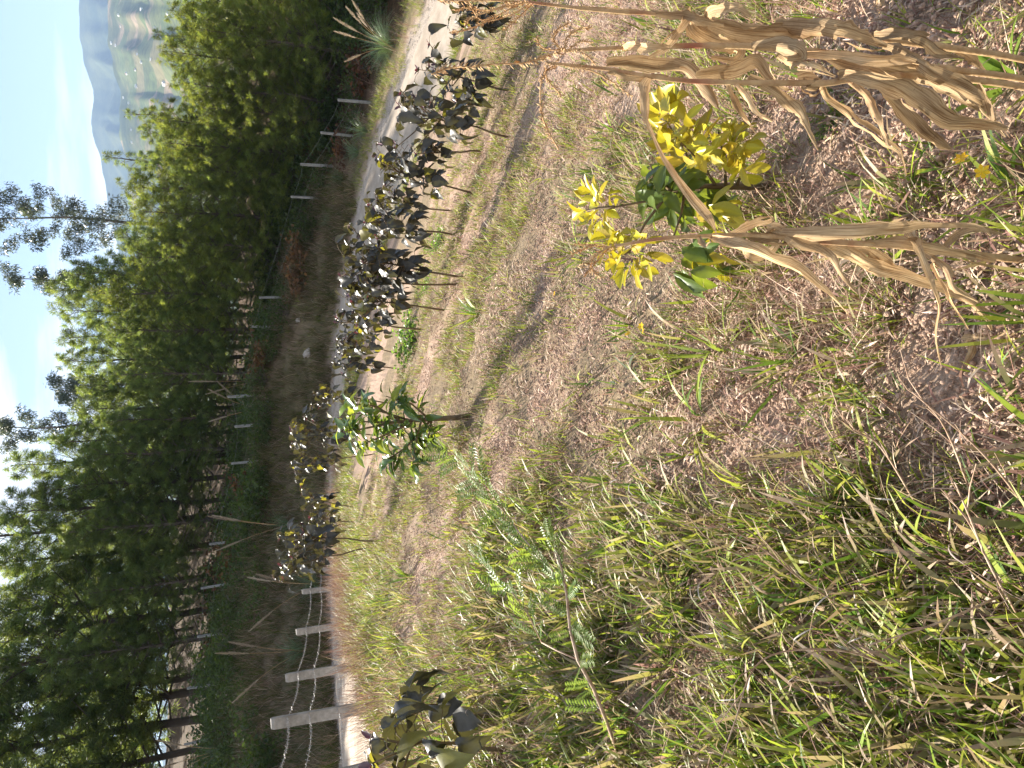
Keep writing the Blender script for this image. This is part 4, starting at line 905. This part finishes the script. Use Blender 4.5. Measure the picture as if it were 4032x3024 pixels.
def corn(label, stalk, leaves, tassels, D0, D1, seed, rmax=.0078):
    """stalk, leaves and tassel branches given along photo pixels, at their own depths D0 (x=1700) .. D1 (x=4000)"""
    dep = lambda x: D0 + (D1 - D0) * (x - 1700) / 2300
    sp = [P(x, y, dep(x)) for x, y in stalk]; b = sp[-1].copy(); b[2] = height(b[0], b[1], False) - .06
    if b[2] < sp[-1][2] - .02: sp.append(b)
    base = np.array([sp[-1][0], sp[-1][1], height(sp[-1][0], sp[-1][1], False)])
    root = thing('dry_corn_plant', label, 'corn', base, 'dry corn plants')
    mb = MB(); q = catmull(np.array(sp), 6); k = len(q); rad = []
    for i in range(k):
        t = i / (k - 1); r_ = (.0028 + (rmax - .0028) * min(1, t * 1.5)); rad.append(r_ * (1.22 if i % 7 == 0 else 1))
    mb.tube([Vector(p - base) for p in q], rad, 8); mb.build('stalk', M_stalk, root, True)
    rnd = random.Random(seed)
    for li, (pts, wd, tw, twr, tint) in enumerate(leaves):
        off = rnd.uniform(-.16, .10); n = len(pts)
        pp = [P(x, y, dep(x) + off * min(1, i / 2)) - base for i, (x, y) in enumerate(pts)]
        wm = [w_ * dep(pts[i][0]) / FPX for i, w_ in enumerate(wd)]
        me = ribbon([tuple(np.array(p_) + base) for p_ in pp], [v * .92 for v in wm], tw * rnd.choice((-1, 1)) + rnd.uniform(-.45, .45), twr * rnd.choice((-1, 1)) * 1.5, rnd.uniform(.15, .5) * rnd.choice((-1, 1)), rnd.uniform(.03, .13), seed * 31 + li, tint * rnd.choice((.62, .85, 1.0, 1.15, 1.3)))  # tint spread per leaf imitates sunlit and shaded blades
        me.transform(Matrix.Translation(-Vector(base))); link('leaf', me, root)
    if tassels:
        ro = None
        for ti, (pts, s_) in enumerate(tassels):
            tb = MB(); pp = catmull(np.array([P(x, y, dep(x) + rnd.uniform(-.02, .02)) - base for x, y in pts]), 8); tb.tube([Vector(p_) for p_ in pp], .0013, 4)
            L = 0
            for a, b2 in zip(pp[:-1], pp[1:]):
                a = Vector(a); b2 = Vector(b2); d = (b2 - a); m = max(1, int(d.length / .0042))
                for i in range(m):
                    for sd in (0, 1):
                        c = a.lerp(b2, (i + .5 * sd) / m); o1 = d.normalized().orthogonal(); aa = rnd.uniform(0, 6.28); o1 = (o1 * math.cos(aa) + d.normalized().cross(o1) * math.sin(aa)).normalized()
                        e = c - d.normalized() * .003 * rnd.uniform(-1, 1) * 0 + (o1 * .7 + (-d if ti == 0 else d).normalized() * .7) * .011 * s_; wv = o1.cross(d).normalized() * .0019 * s_; m2 = c.lerp(e, .55)
                        g = rnd.uniform(.7, 1.3); tb.tri([c, m2 - wv, m2 + wv, e, m2 + o1 * .0015], [(0, 1, 4), (0, 4, 2), (1, 3, 4), (4, 3, 2)], 0, (g, g, g))
            tb.build('tassel_branch', M_tassel_c, root)
M_tassel_c = surf('dry_tassel_bits', (.34, .19, .085), (.58, .39, .20), 40, .8, .2, use_col=True)
corn('dry corn stalk with one wide pale hanging blade in front of the sapling',
     [(2423, 968), (2600, 940), (2762, 930), (2950, 925), (3100, 935), (3300, 955), (3500, 965), (3620, 977), (3922, 1012), (4080, 1032)],
     [([(3040, 915), (3200, 918), (3400, 918), (3560, 905), (3640, 892), (3840, 892), (3900, 930)], [25, 62, 72, 68, 30, 25, 8], .15, 0, 1.15),
      ([(3560, 900), (3600, 960), (3628, 1010), (3662, 1103), (3696, 1204), (3679, 1305), (3704, 1439)], [60, 45, 30, 26, 30, 24, 6], .2, .8, 1.1),
      ([(3670, 1036), (3738, 1170), (3813, 1296)], [20, 16, 4], .3, .3, 1.1),
      ([(2800, 935), (2868, 955), (3010, 1010), (3136, 1062), (3246, 1144), (3341, 1239)], [25, 50, 70, 48, 28, 5], .2, .6, 1.0),
      ([(3020, 905), (3057, 905), (3152, 955), (3254, 1002), (3309, 1081), (3380, 1160)], [30, 50, 62, 45, 26, 8], .2, .3, .8),
      ([(3180, 935), (3326, 994), (3435, 1053), (3553, 1080), (3654, 1112), (3800, 1170), (3880, 1240), (3905, 1300)], [40, 72, 78, 66, 56, 48, 40, 10], .1, .5, .95),
      ([(3300, 950), (3420, 985), (3500, 1040), (3560, 1060)], [30, 60, 55, 20], .6, .3, .75),
      ([(3400, 955), (3520, 950), (3640, 970), (3800, 1000), (3920, 1030)], [30, 55, 55, 45, 20], .3, .2, .8),
      ([(2750, 932), (2770, 965), (2800, 955)], [16, 34, 14], .3, .8, .8),
      ([(2880, 925), (2950, 890), (3030, 865), (3040, 850)], [30, 48, 36, 8], .3, .4, .9),
      ([(2900, 940), (2960, 1000), (3030, 985), (3060, 950)], [25, 55, 55, 25], .5, .9, 1.1),
      ([(2950, 925), (3050, 935), (3170, 945), (3260, 965)], [40, 70, 60, 20], .1, .2, 1.0),
      ([(3650, 985), (3720, 1060), (3760, 1140), (3850, 1190)], [28, 40, 34, 8], .3, .9, .85),
      ([(3700, 990), (3760, 930), (3850, 900), (3960, 930)], [26, 36, 30, 6], .4, .5, .9)],
     [([(2423, 968), (2370, 990), (2320, 1030), (2270, 1050)], 1.0), ([(2400, 972), (2350, 960), (2290, 985), (2250, 1000)], .9), ([(2400, 972), (2340, 1010), (2330, 1060), (2370, 1095)], .9), ([(2390, 975), (2310, 965), (2260, 960)], .8), ([(2400, 972), (2350, 1030), (2300, 1090)], .8)], 1.30, 1.74, 1)
corn('dry corn plant with a long twisted blade hanging across the yellow sapling',
     [(2150, 247), (2390, 272), (2550, 300), (2700, 318), (2900, 325), (3127, 327), (3250, 328), (3350, 312), (3500, 302), (3700, 302), (3960, 332)],
     [([(2387, 256), (2497, 248), (2615, 262), (2694, 272), (2741, 315), (2804, 386), (2828, 428)], [40, 74, 80, 74, 74, 50, 8], .15, .2, .82),
      ([(2395, 280), (2458, 299), (2576, 305), (2680, 312)], [28, 38, 34, 15], .6, .2, .7),
      ([(2560, 303), (2540, 330), (2536, 385), (2546, 473), (2576, 540), (2615, 615), (2664, 700), (2736, 795), (2790, 854), (2820, 918)], [30, 52, 48, 24, 30, 40, 52, 64, 60, 10], .2, .5, .95),
      ([(2740, 300), (2800, 288), (2900, 270), (2975, 240), (3025, 299), (3088, 347), (3122, 352)], [40, 66, 76, 66, 44, 26, 6], .1, .3, .95),
      ([(2890, 308), (2938, 370), (2985, 441), (3042, 478)], [22, 30, 26, 12], .2, .3, 1.2),
      ([(2870, 330), (2907, 410), (2946, 473), (2978, 530)], [30, 46, 40, 8], .4, .8, .75),
      ([(2950, 300), (3056, 355), (3135, 425), (3167, 473), (3222, 592)], [30, 58, 62, 34, 8], .3, .4, .8),
      ([(3140, 300), (3190, 290), (3232, 320), (3215, 358), (3160, 350), (3150, 318)], [60, 90, 90, 80, 60, 20], .4, .5, .95),
      ([(3230, 330), (3250, 365), (3276, 390), (3343, 434), (3379, 478), (3445, 515), (3497, 559), (3548, 595), (3570, 691)], [24, 34, 40, 44, 38, 42, 42, 30, 8], .3, .6, .85),
      ([(3350, 316), (3423, 397), (3453, 470), (3490, 566)], [25, 38, 38, 22], .3, .5, .9),
      ([(3400, 315), (3453, 345), (3519, 397), (3570, 448), (3629, 515), (3688, 559), (3747, 588)], [24, 44, 56, 66, 66, 52, 8], .2, .3, 1.1),
      ([(3300, 305), (3343, 294), (3468, 316), (3556, 345), (3659, 419), (3747, 470), (3872, 478), (3967, 507)], [30, 50, 74, 94, 92, 76, 60, 14], .1, .3, .85),
      ([(3380, 270), (3445, 257), (3570, 279), (3688, 323), (3798, 382), (3879, 426), (3880, 380)], [24, 40, 70, 94, 104, 66, 20], .1, .2, 1.15),
      ([(3600, 300), (3700, 340), (3830, 400), (3900, 470)], [24, 40, 40, 8], .4, .4, .8), ([(3850, 330), (3900, 400), (3920, 480), (3960, 540)], [30, 44, 36, 8], .4, .6, .9)],
     [([(2160, 250), (2130, 330), (2130, 430), (2150, 500), (2200, 590)], 1.0), ([(2190, 255), (2150, 280), (2160, 320), (2210, 375)], .9), ([(2220, 258), (2330, 280), (2420, 330), (2490, 382)], .8), ([(2180, 250), (2240, 200), (2300, 210), (2340, 250)], .8)], 1.27, 1.72, 2)
corn('slender dry corn stalk carrying the long upright tassel spike beside the white post',
     [(2215, 200), (2300, 195), (2450, 188), (2580, 184), (2700, 180), (2850, 180), (3000, 185), (3200, 205), (3400, 228), (3600, 258), (3960, 300)],
     [([(2450, 188), (2500, 178), (2560, 190), (2640, 186)], [20, 44, 46, 14], .3, .5, 1.0), ([(2950, 190), (3050, 180), (3130, 190), (3160, 225), (3100, 235)], [30, 70, 80, 60, 20], .3, .5, .8),
      ([(3150, 210), (3300, 225), (3420, 240), (3560, 240), (3660, 270)], [26, 46, 50, 44, 12], .2, .3, 1.0), ([(3060, 215), (3120, 250), (3200, 262), (3290, 300)], [26, 50, 44, 10], .4, .4, .8), ([(3200, 215), (3330, 262), (3430, 290), (3560, 330)], [30, 56, 52, 12], .2, .3, .8)],
     [([(2225, 198), (2150, 220), (2060, 248), (1950, 252), (1860, 262), (1770, 268), (1700, 292)], 1.35), ([(2215, 200), (2180, 160), (2190, 120), (2240, 90)], .9), ([(2225, 198), (2230, 150), (2290, 110), (2330, 110)], .9), ([(2240, 198), (2280, 165), (2330, 165)], .8), ([(2220, 200), (2140, 190), (2110, 150)], .8)], 1.32, 1.76, 3, .008)
corn('tall dry corn plant with dark ragged blades and a reddish tassel at the road bend',
     [(2080, 8), (2260, 30), (2420, 45), (2560, 52), (2700, 66), (2850, 90), (3000, 110), (3200, 122), (3400, 142), (3600, 170), (3860, 205), (3980, 225)],
     [([(2780, 70), (2812, 42), (2899, 34), (2956, 66)], [30, 56, 50, 14], .3, .4, .7), ([(2710, 63), (2741, 118), (2812, 158), (2907, 189), (2890, 232), (2800, 225)], [44, 92, 86, 66, 50, 16], .1, .4, .95),
      ([(2725, 50), (2670, 118), (2615, 181), (2552, 224)], [48, 36, 48, 18], .3, .5, 1.15), ([(2790, 95), (2880, 118), (3000, 132), (3150, 128), (3240, 118)], [40, 84, 92, 78, 24], .1, .2, .62),
      ([(3050, 100), (3174, 104), (3306, 132), (3431, 169), (3490, 186)], [40, 84, 92, 82, 30], .1, .2, .62), ([(3430, 142), (3482, 140), (3578, 147), (3651, 176), (3700, 212), (3800, 232)], [30, 54, 64, 62, 50, 20], .2, .3, .95),
      ([(3480, 175), (3541, 198), (3637, 250), (3710, 294), (3835, 353), (3879, 384)], [30, 46, 64, 74, 62, 24], .1, .3, .8), ([(2270, 30), (2380, 44), (2500, 52), (2600, 56)], [12, 30, 32, 14], .2, .1, .85), ([(2560, 52), (2680, 62), (2760, 80), (2850, 100)], [20, 40, 44, 16], .1, .2, .85),
      ([(3150, 115), (3250, 90), (3330, 100), (3400, 135)], [30, 50, 46, 14], .4, .4, .75), ([(3650, 180), (3740, 190), (3830, 230), (3900, 300)], [30, 50, 46, 10], .3, .3, .9)],
     [([(2090, 8), (2000, 4), (1900, 2), (1800, 4), (1722, 2)], 1.2), ([(2060, 8), (1960, 60), (1860, 110), (1780, 130)], .9), ([(2040, 8), (1920, 40), (1850, 30), (1790, 40)], .9), ([(2090, 10), (2010, 60), (1900, 80), (1850, 20)], .8), ([(2100, 12), (2030, 80), (1980, 120)], .8), ([(2080, 10), (1980, 30), (1880, 60), (1830, 90)], .9)], 1.36, 1.78, 4)
# blades that have dropped on the soil
def fallen(pts, wd, label, tint, seed):
    pp = []
    for x, y in pts: q = hit(x, y); q[2] += .025; pp.append(tuple(q))
    b = np.array(pp[0]); me = ribbon(pp, [w_ * np.linalg.norm(np.array(pp[i]) - EYE) / FPX for i, w_ in enumerate(wd)], .1, .3, .25, .12, seed, tint)
    me.transform(Matrix.Translation(-Vector(b))); o = link('fallen_corn_leaf', me); o.location = b; tag(o, label, 'leaf', 'corn leaves lying on the ground')
fallen([(3704, 1285), (3780, 1235), (3870, 1195)], [30, 46, 30], 'bleached grey corn leaf lying flat below the hanging blade', 1.25, 81)
fallen([(3815, 1325), (3900, 1335), (4020, 1318)], [34, 44, 30], 'tan crumpled corn leaf on the ground at the bare shaded soil', 1.15, 82)
fallen([(3840, 1320), (3860, 1370), (3830, 1440)], [20, 40, 20], 'short curled corn leaf hanging off a dirt lump', 1.1, 83)
fallen([(3470, 0), (3500, 40), (3520, 90)], [26, 34, 10], 'small torn corn leaf on the bare pink soil', 1.0, 84)
fallen([(3490, 10), (3540, 60), (3570, 110)], [14, 24, 6], 'narrow corn leaf strip on the bare pink soil', .9, 85)
fallen([(3880, 1030), (3960, 1000), (4040, 960)], [16, 22, 14], 'pale grey corn root leaf strip beside the stalk base', 1.2, 86)

# ------------------------------------------------------------------ weeds, tussocks and single stems in the field
def strap_tuft(x, y, n, L, W, label, seed, tilt=(.1, .7), col=None, name='strap_leaf_tuft'):
    rnd = random.Random(seed); q = hit(x, y); root = thing(name, label, 'plant', q)
    for i in range(n):
        mb = MB(); a = rnd.uniform(0, 6.28); c = mul(col or random.choice(GREENS), rnd.uniform(.8, 1.2)); blade(mb, (.02 * math.cos(a), .02 * math.sin(a), -.02), a, rnd.uniform(*tilt), rnd.uniform(*L), rnd.uniform(*W), rnd.uniform(.3, 1.3), c, 6, 0, rnd.uniform(-.4, .4))
        mb.build('leaf', M_grass, root)
strap_tuft(1890, 1240, 20, (.22, .40), (.012, .022), 'strap-leaved bright green tuft at the dark edge of the shadow', 1)
strap_tuft(1610, 2275, 14, (.2, .34), (.012, .02), 'green strap-leaved tuft at the foot of the near posts', 2)
strap_tuft(2750, 1655, 9, (.22, .36), (.014, .024), 'dark arching strap-leaved plant on the bare soil in the middle', 3, (.3, .9))
strap_tuft(2850, 1400, 24, (.16, .34), (.008, .014), 'yellow-green grass tussock beside the corn shadow', 4, (.2, 1.1), (.24, .30, .04))
strap_tuft(3070, 1440, 14, (.12, .26), (.008, .013), 'small green tussock leaning over a hollow', 5, (.3, 1.2))
strap_tuft(2200, 2120, 16, (.16, .3), (.012, .02), 'dark green broad-leaved tuft among the mixed grass', 6)
strap_tuft(1950, 2200, 18, (.15, .3), (.010, .018), 'green tuft at the tip of the long weed', 7)
strap_tuft(3990, 320, 14, (.12, .22), (.014, .022), 'bright green broad grass clump at the corn base', 8, (.1, .6), (.20, .30, .04))
strap_tuft(3960, 760, 12, (.14, .26), (.012, .02), 'bright grass blades low between the two corn rows', 9, (.2, .9))
strap_tuft(1870, 1960, 14, (.16, .28), (.010, .016), 'grass tuft in the shadow just below the avocado', 10)
strap_tuft(2480, 1480, 8, (.12, .22), (.02, .032), 'grey-green broad-leaf weed in a small hollow', 11, (.5, 1.2), (.16, .19, .12))
# green leafy weed patch
def weed_bush(x, y, s, var, label):
    q = hit(x, y); root = thing('weed_bush', label, 'plant', q)
    for nm, me in zip(('stem', 'foliage'), BUSHW[var]): o = link(nm, me, root); o.scale = (s * 1.3, s * 1.3, s)
M_wleaf = leafmat('bright_weed_leaves', (.10, .19, .035), (.28, .46, .06), .4, .4, .4, .2, .02)
BUSHW = [bush_mesh(11, M_wleaf, 620, .5, (.09, .17)), bush_mesh(12, M_wleaf, 400, .5, (.06, .12))]
weed_bush(1640, 1345, .42, 0, 'bright green leafy weed patch under the tree tomatoes')
weed_bush(1700, 1130, .26, 1, 'green weed patch at the foot of the widest tree tomato')
weed_bush(1750, 950, .30, 1, 'green weeds below the bushy tree tomato near the dark shadow')
weed_bush(3280, 500, .10, 1, 'tiny feathery green seedling on the bare soil below the sapling')
# long leaning legume weed
q0 = hit(2429, 2985); root = thing('leaning_weed', 'long leaning weed with pinnate leaves on a reddish stem', 'plant', q0); b0 = np.array(q0); D0 = proj(q0)[2]
def wp(x, y, f): return Vector(P(x, y, D0 - .15 + f * 1.6) - b0)
main = [(2440, 2990, .1), (2392, 2851, -.1), (2337, 2710, -.2), (2275, 2598, -.25), (2244, 2475, -.25), (2232, 2345, -.25), (2219, 2271, -.22), (2201, 2197, -.2), (2170, 2117, -.15)]
br1 = [(2232, 2308, -.24), (2146, 2216, -.2), (2059, 2117, -.15), (1973, 2000, -.1), (1900, 1950, -.1), (1850, 1850, -.05), (1760, 1765, 0)]
br2 = [(2133, 2530, -.1), (2084, 2426, -.15), (2016, 2333, -.15), (1911, 2228, -.1)]
br3 = [(1985, 2010, -.1), (1940, 1930, -.1), (1890, 1860, -.1)]
st = MB(); st.tube([wp(*p_) for p_ in main], [.0075, .007, .0065, .006, .0055, .005, .004, .0035, .002], 6)
st.tube([wp(*p_) for p_ in br1], [.0035, .003, .003, .0026, .0024, .002, .0012], 5); st.tube([wp(*p_) for p_ in br2], [.003, .0028, .0024, .0012], 5); st.tube([wp(*p_) for p_ in br3], [.002, .0018, .001], 5)
st.tube([wp(2275, 2598, -.25), wp(2190, 2560, -.2), wp(2133, 2530, -.1)], [.003, .003, .003], 5); st.build('stem', M_wstem, root, True)
def pinnate():
    mb = MB(); mb.tube([(0, 0, 0), (.5, 0, .05), (1, 0, -.04)], [.010, .007, .004], 4)
    for i in range(10):
        for s_ in (-1, 1):
            x = .12 + .088 * i; d = Vector((.55, s_, random.uniform(-.35, .1))).normalized(); c = Vector((x, 0, .05 * math.sin(x * 3))); L = .26 * (1 - .35 * abs(x - .5)); wv = Vector((1, -.5 * s_, 0)).normalized() * .040
            m = c + d * L * .5
            mb.tri([c, m - wv, m + wv, c + d * L, m + Vector((0, 0, -.012))], [(0, 4, 1), (0, 2, 4), (1, 4, 3), (4, 2, 3)])
    return mb.mesh('leaf', [M_weed])
PN = pinnate()
for pth, m in ((main, 22), (br1, 26), (br2, 14), (br3, 6)):
    for i in range(m):
        t = (i + U(0, .8)) / m * (len(pth) - 1.001); j = int(t); a = wp(*pth[j]); b2 = wp(*pth[j + 1]); c = a.lerp(b2, t - j); dd = (b2 - a).normalized(); o = Vector((U(-1, 1), U(-1, 1), U(-.3, .8)))
        leaf_at(root, PN, c, dd * .6 + o, U(.07, .14), U(-.4, .4))
tip = wp(1760, 1765, 0)
for i in range(7): leaf_at(root, PN, tip, Vector((U(-1, 1), U(-1, 1), U(0, 1))), U(.04, .07))
# dead branching stems arching through the near grass
DEAD = [([(4060, 2020), (3862, 1778), (3592, 1543)], 'long dead stem arching over the dark soil near the bottom edge'), ([(3860, 2050), (3725, 1693), (3580, 1530)], 'upright dead stem forking above the dark soil hollow'), ([(3640, 2040), (3472, 1766), (3357, 1693), (3290, 1600)], 'thin dead stem leaning into the sunny patch'),
        ([(4040, 2480), (3900, 2230), (3820, 2040), (3760, 1900)], 'pale dead stem in the lower grass'), ([(3560, 2640), (3300, 2560), (3000, 2600), (2880, 2880)], 'bent brown stem looping over the green blades'), ([(3100, 2060), (2950, 2180), (2800, 2130), (2700, 2020)], 'slim dead stem lying across the grass'), ([(3400, 2440), (3180, 2300), (2990, 2150), (2830, 2060)], 'straight dead stem slanting through the broad grass'), ([(4000, 2320), (3700, 2450), (3420, 2540)], 'grey dead stem near the fuzzy heads')]
for i, (pts, lb) in enumerate(DEAD):
    rnd = random.Random(900 + i); qb = hit(*pts[0]); Db = proj(qb)[2]; root = thing('dead_weed', lb, 'dead stem', qb)
    pp = [Vector(qb) - Vector(qb)] + [Vector(P(x, y, Db - .22 - .10 * k) - qb) for k, (x, y) in enumerate(pts[1:])]
    c = catmull(np.array([tuple(v) for v in pp]), 6); mb = MB(); k = len(c); mb.tube([Vector(v) for v in c], [.0028 * (1 - .6 * j / k) for j in range(k)], 5)
    for j in range(3, k, 2):
        d = Vector(c[j] - c[j - 1]).normalized() + Vector((rnd.uniform(-.8, .8), rnd.uniform(-.8, .8), rnd.uniform(0, .8))); L = rnd.uniform(.05, .14); m = Vector(c[j]) + d.normalized() * L * .5
        mb.tube([c[j], m, m + (d + Vector((rnd.uniform(-.6, .6), rnd.uniform(-.6, .6), .2))).normalized() * L * .6], [.0014, .0012, .0007], 4, cap=False)
    mb.build('stem', M_wstem, root, True)
# small yellow flowers
fl = MB(); fl.tube([(0, 0, -.12), (.005, 0, -.05), (0, 0, 0)], .0015, 4, 1)
for i in range(6):
    a = i * 1.047; d = Vector((math.cos(a), math.sin(a), .25)); s_ = Vector((-math.sin(a), math.cos(a), 0)) * .006; fl.tri([(0, 0, 0), d * .012 - s_, d * .012 + s_, d * .02], [(0, 1, 2), (1, 3, 2)], 0)
flm = fl.mesh('flower', [M_flower, M_weed])
for (x, y, lb) in [(2245, 1158, 'single yellow flower in the reddish straw'), (2605, 1285, 'yellow flower by the sapling shadow, upper one of three'), (2615, 1300, 'yellow flower by the sapling shadow, lower one of three'), (2552, 1315, 'yellow flower by the sapling shadow, lone one apart from the close pair'), (3900, 640, 'orange-yellow flower in the grass by the corn leaves'), (3985, 690, 'orange-yellow flower lowest beside the corn leaf tips')]:
    q = hit(x, y); o = link('yellow_flower', flm); o.location = (q[0], q[1], q[2] + .11); o.rotation_euler = (U(-.4, .4) + .5, U(-.4, .4), U(0, 6)); tag(o, lb, 'flower', 'yellow flowers in the field')

# stones that lie by the far road edge and in the field
sm = [clods(1, 0, (1, 1.01), M_stone) for _ in range(3)]
for i, (x, y, s_, lb) in enumerate([(1210, 1395, .30, 'large grey boulder in the shade below the far bank'), (1175, 1260, .28, 'brown boulder half sunk in the far bank'), (1470, 560, .14, 'pale rock on the far gravel edge beside the dry shrubs'), (1260, 860, .16, 'pale rock in the dead ferns above the road'), (2830, 1480, .05, 'small tan stone in the middle of the field')]):
    q = hit(x, y); o = link('rock', sm[i % 3]); o.location = q; o.scale = (s_, s_, s_ * .8); o.rotation_euler = (0, 0, i); tag(o, lb, 'rock', 'rocks')

# ------------------------------------------------------------------ haze between here and the mountains
hz = MB(); x0, x1, y0, y1, z0, z1 = -6500, 6500, -500, 7600, -160, 1100
hz.tri([(x0, y0, z0), (x1, y0, z0), (x1, y1, z0), (x0, y1, z0), (x0, y0, z1), (x1, y0, z1), (x1, y1, z1), (x0, y1, z1)], [(3, 2, 1, 0), (4, 5, 6, 7), (0, 1, 5, 4), (1, 2, 6, 5), (2, 3, 7, 6), (3, 0, 4, 7)])
hmz, N, L = nodes('haze_air'); pv = N('ShaderNodeVolumePrincipled'); pv.inputs['Density'].default_value = 1.2e-4; pv.inputs['Color'].default_value = (.46, .66, 1.0, 1); pv.inputs['Anisotropy'].default_value = 0.0
o_ = N('ShaderNodeOutputMaterial'); L(pv.outputs[0], o_.inputs['Volume'])
tag(hz.build('haze', hmz), kind='stuff')
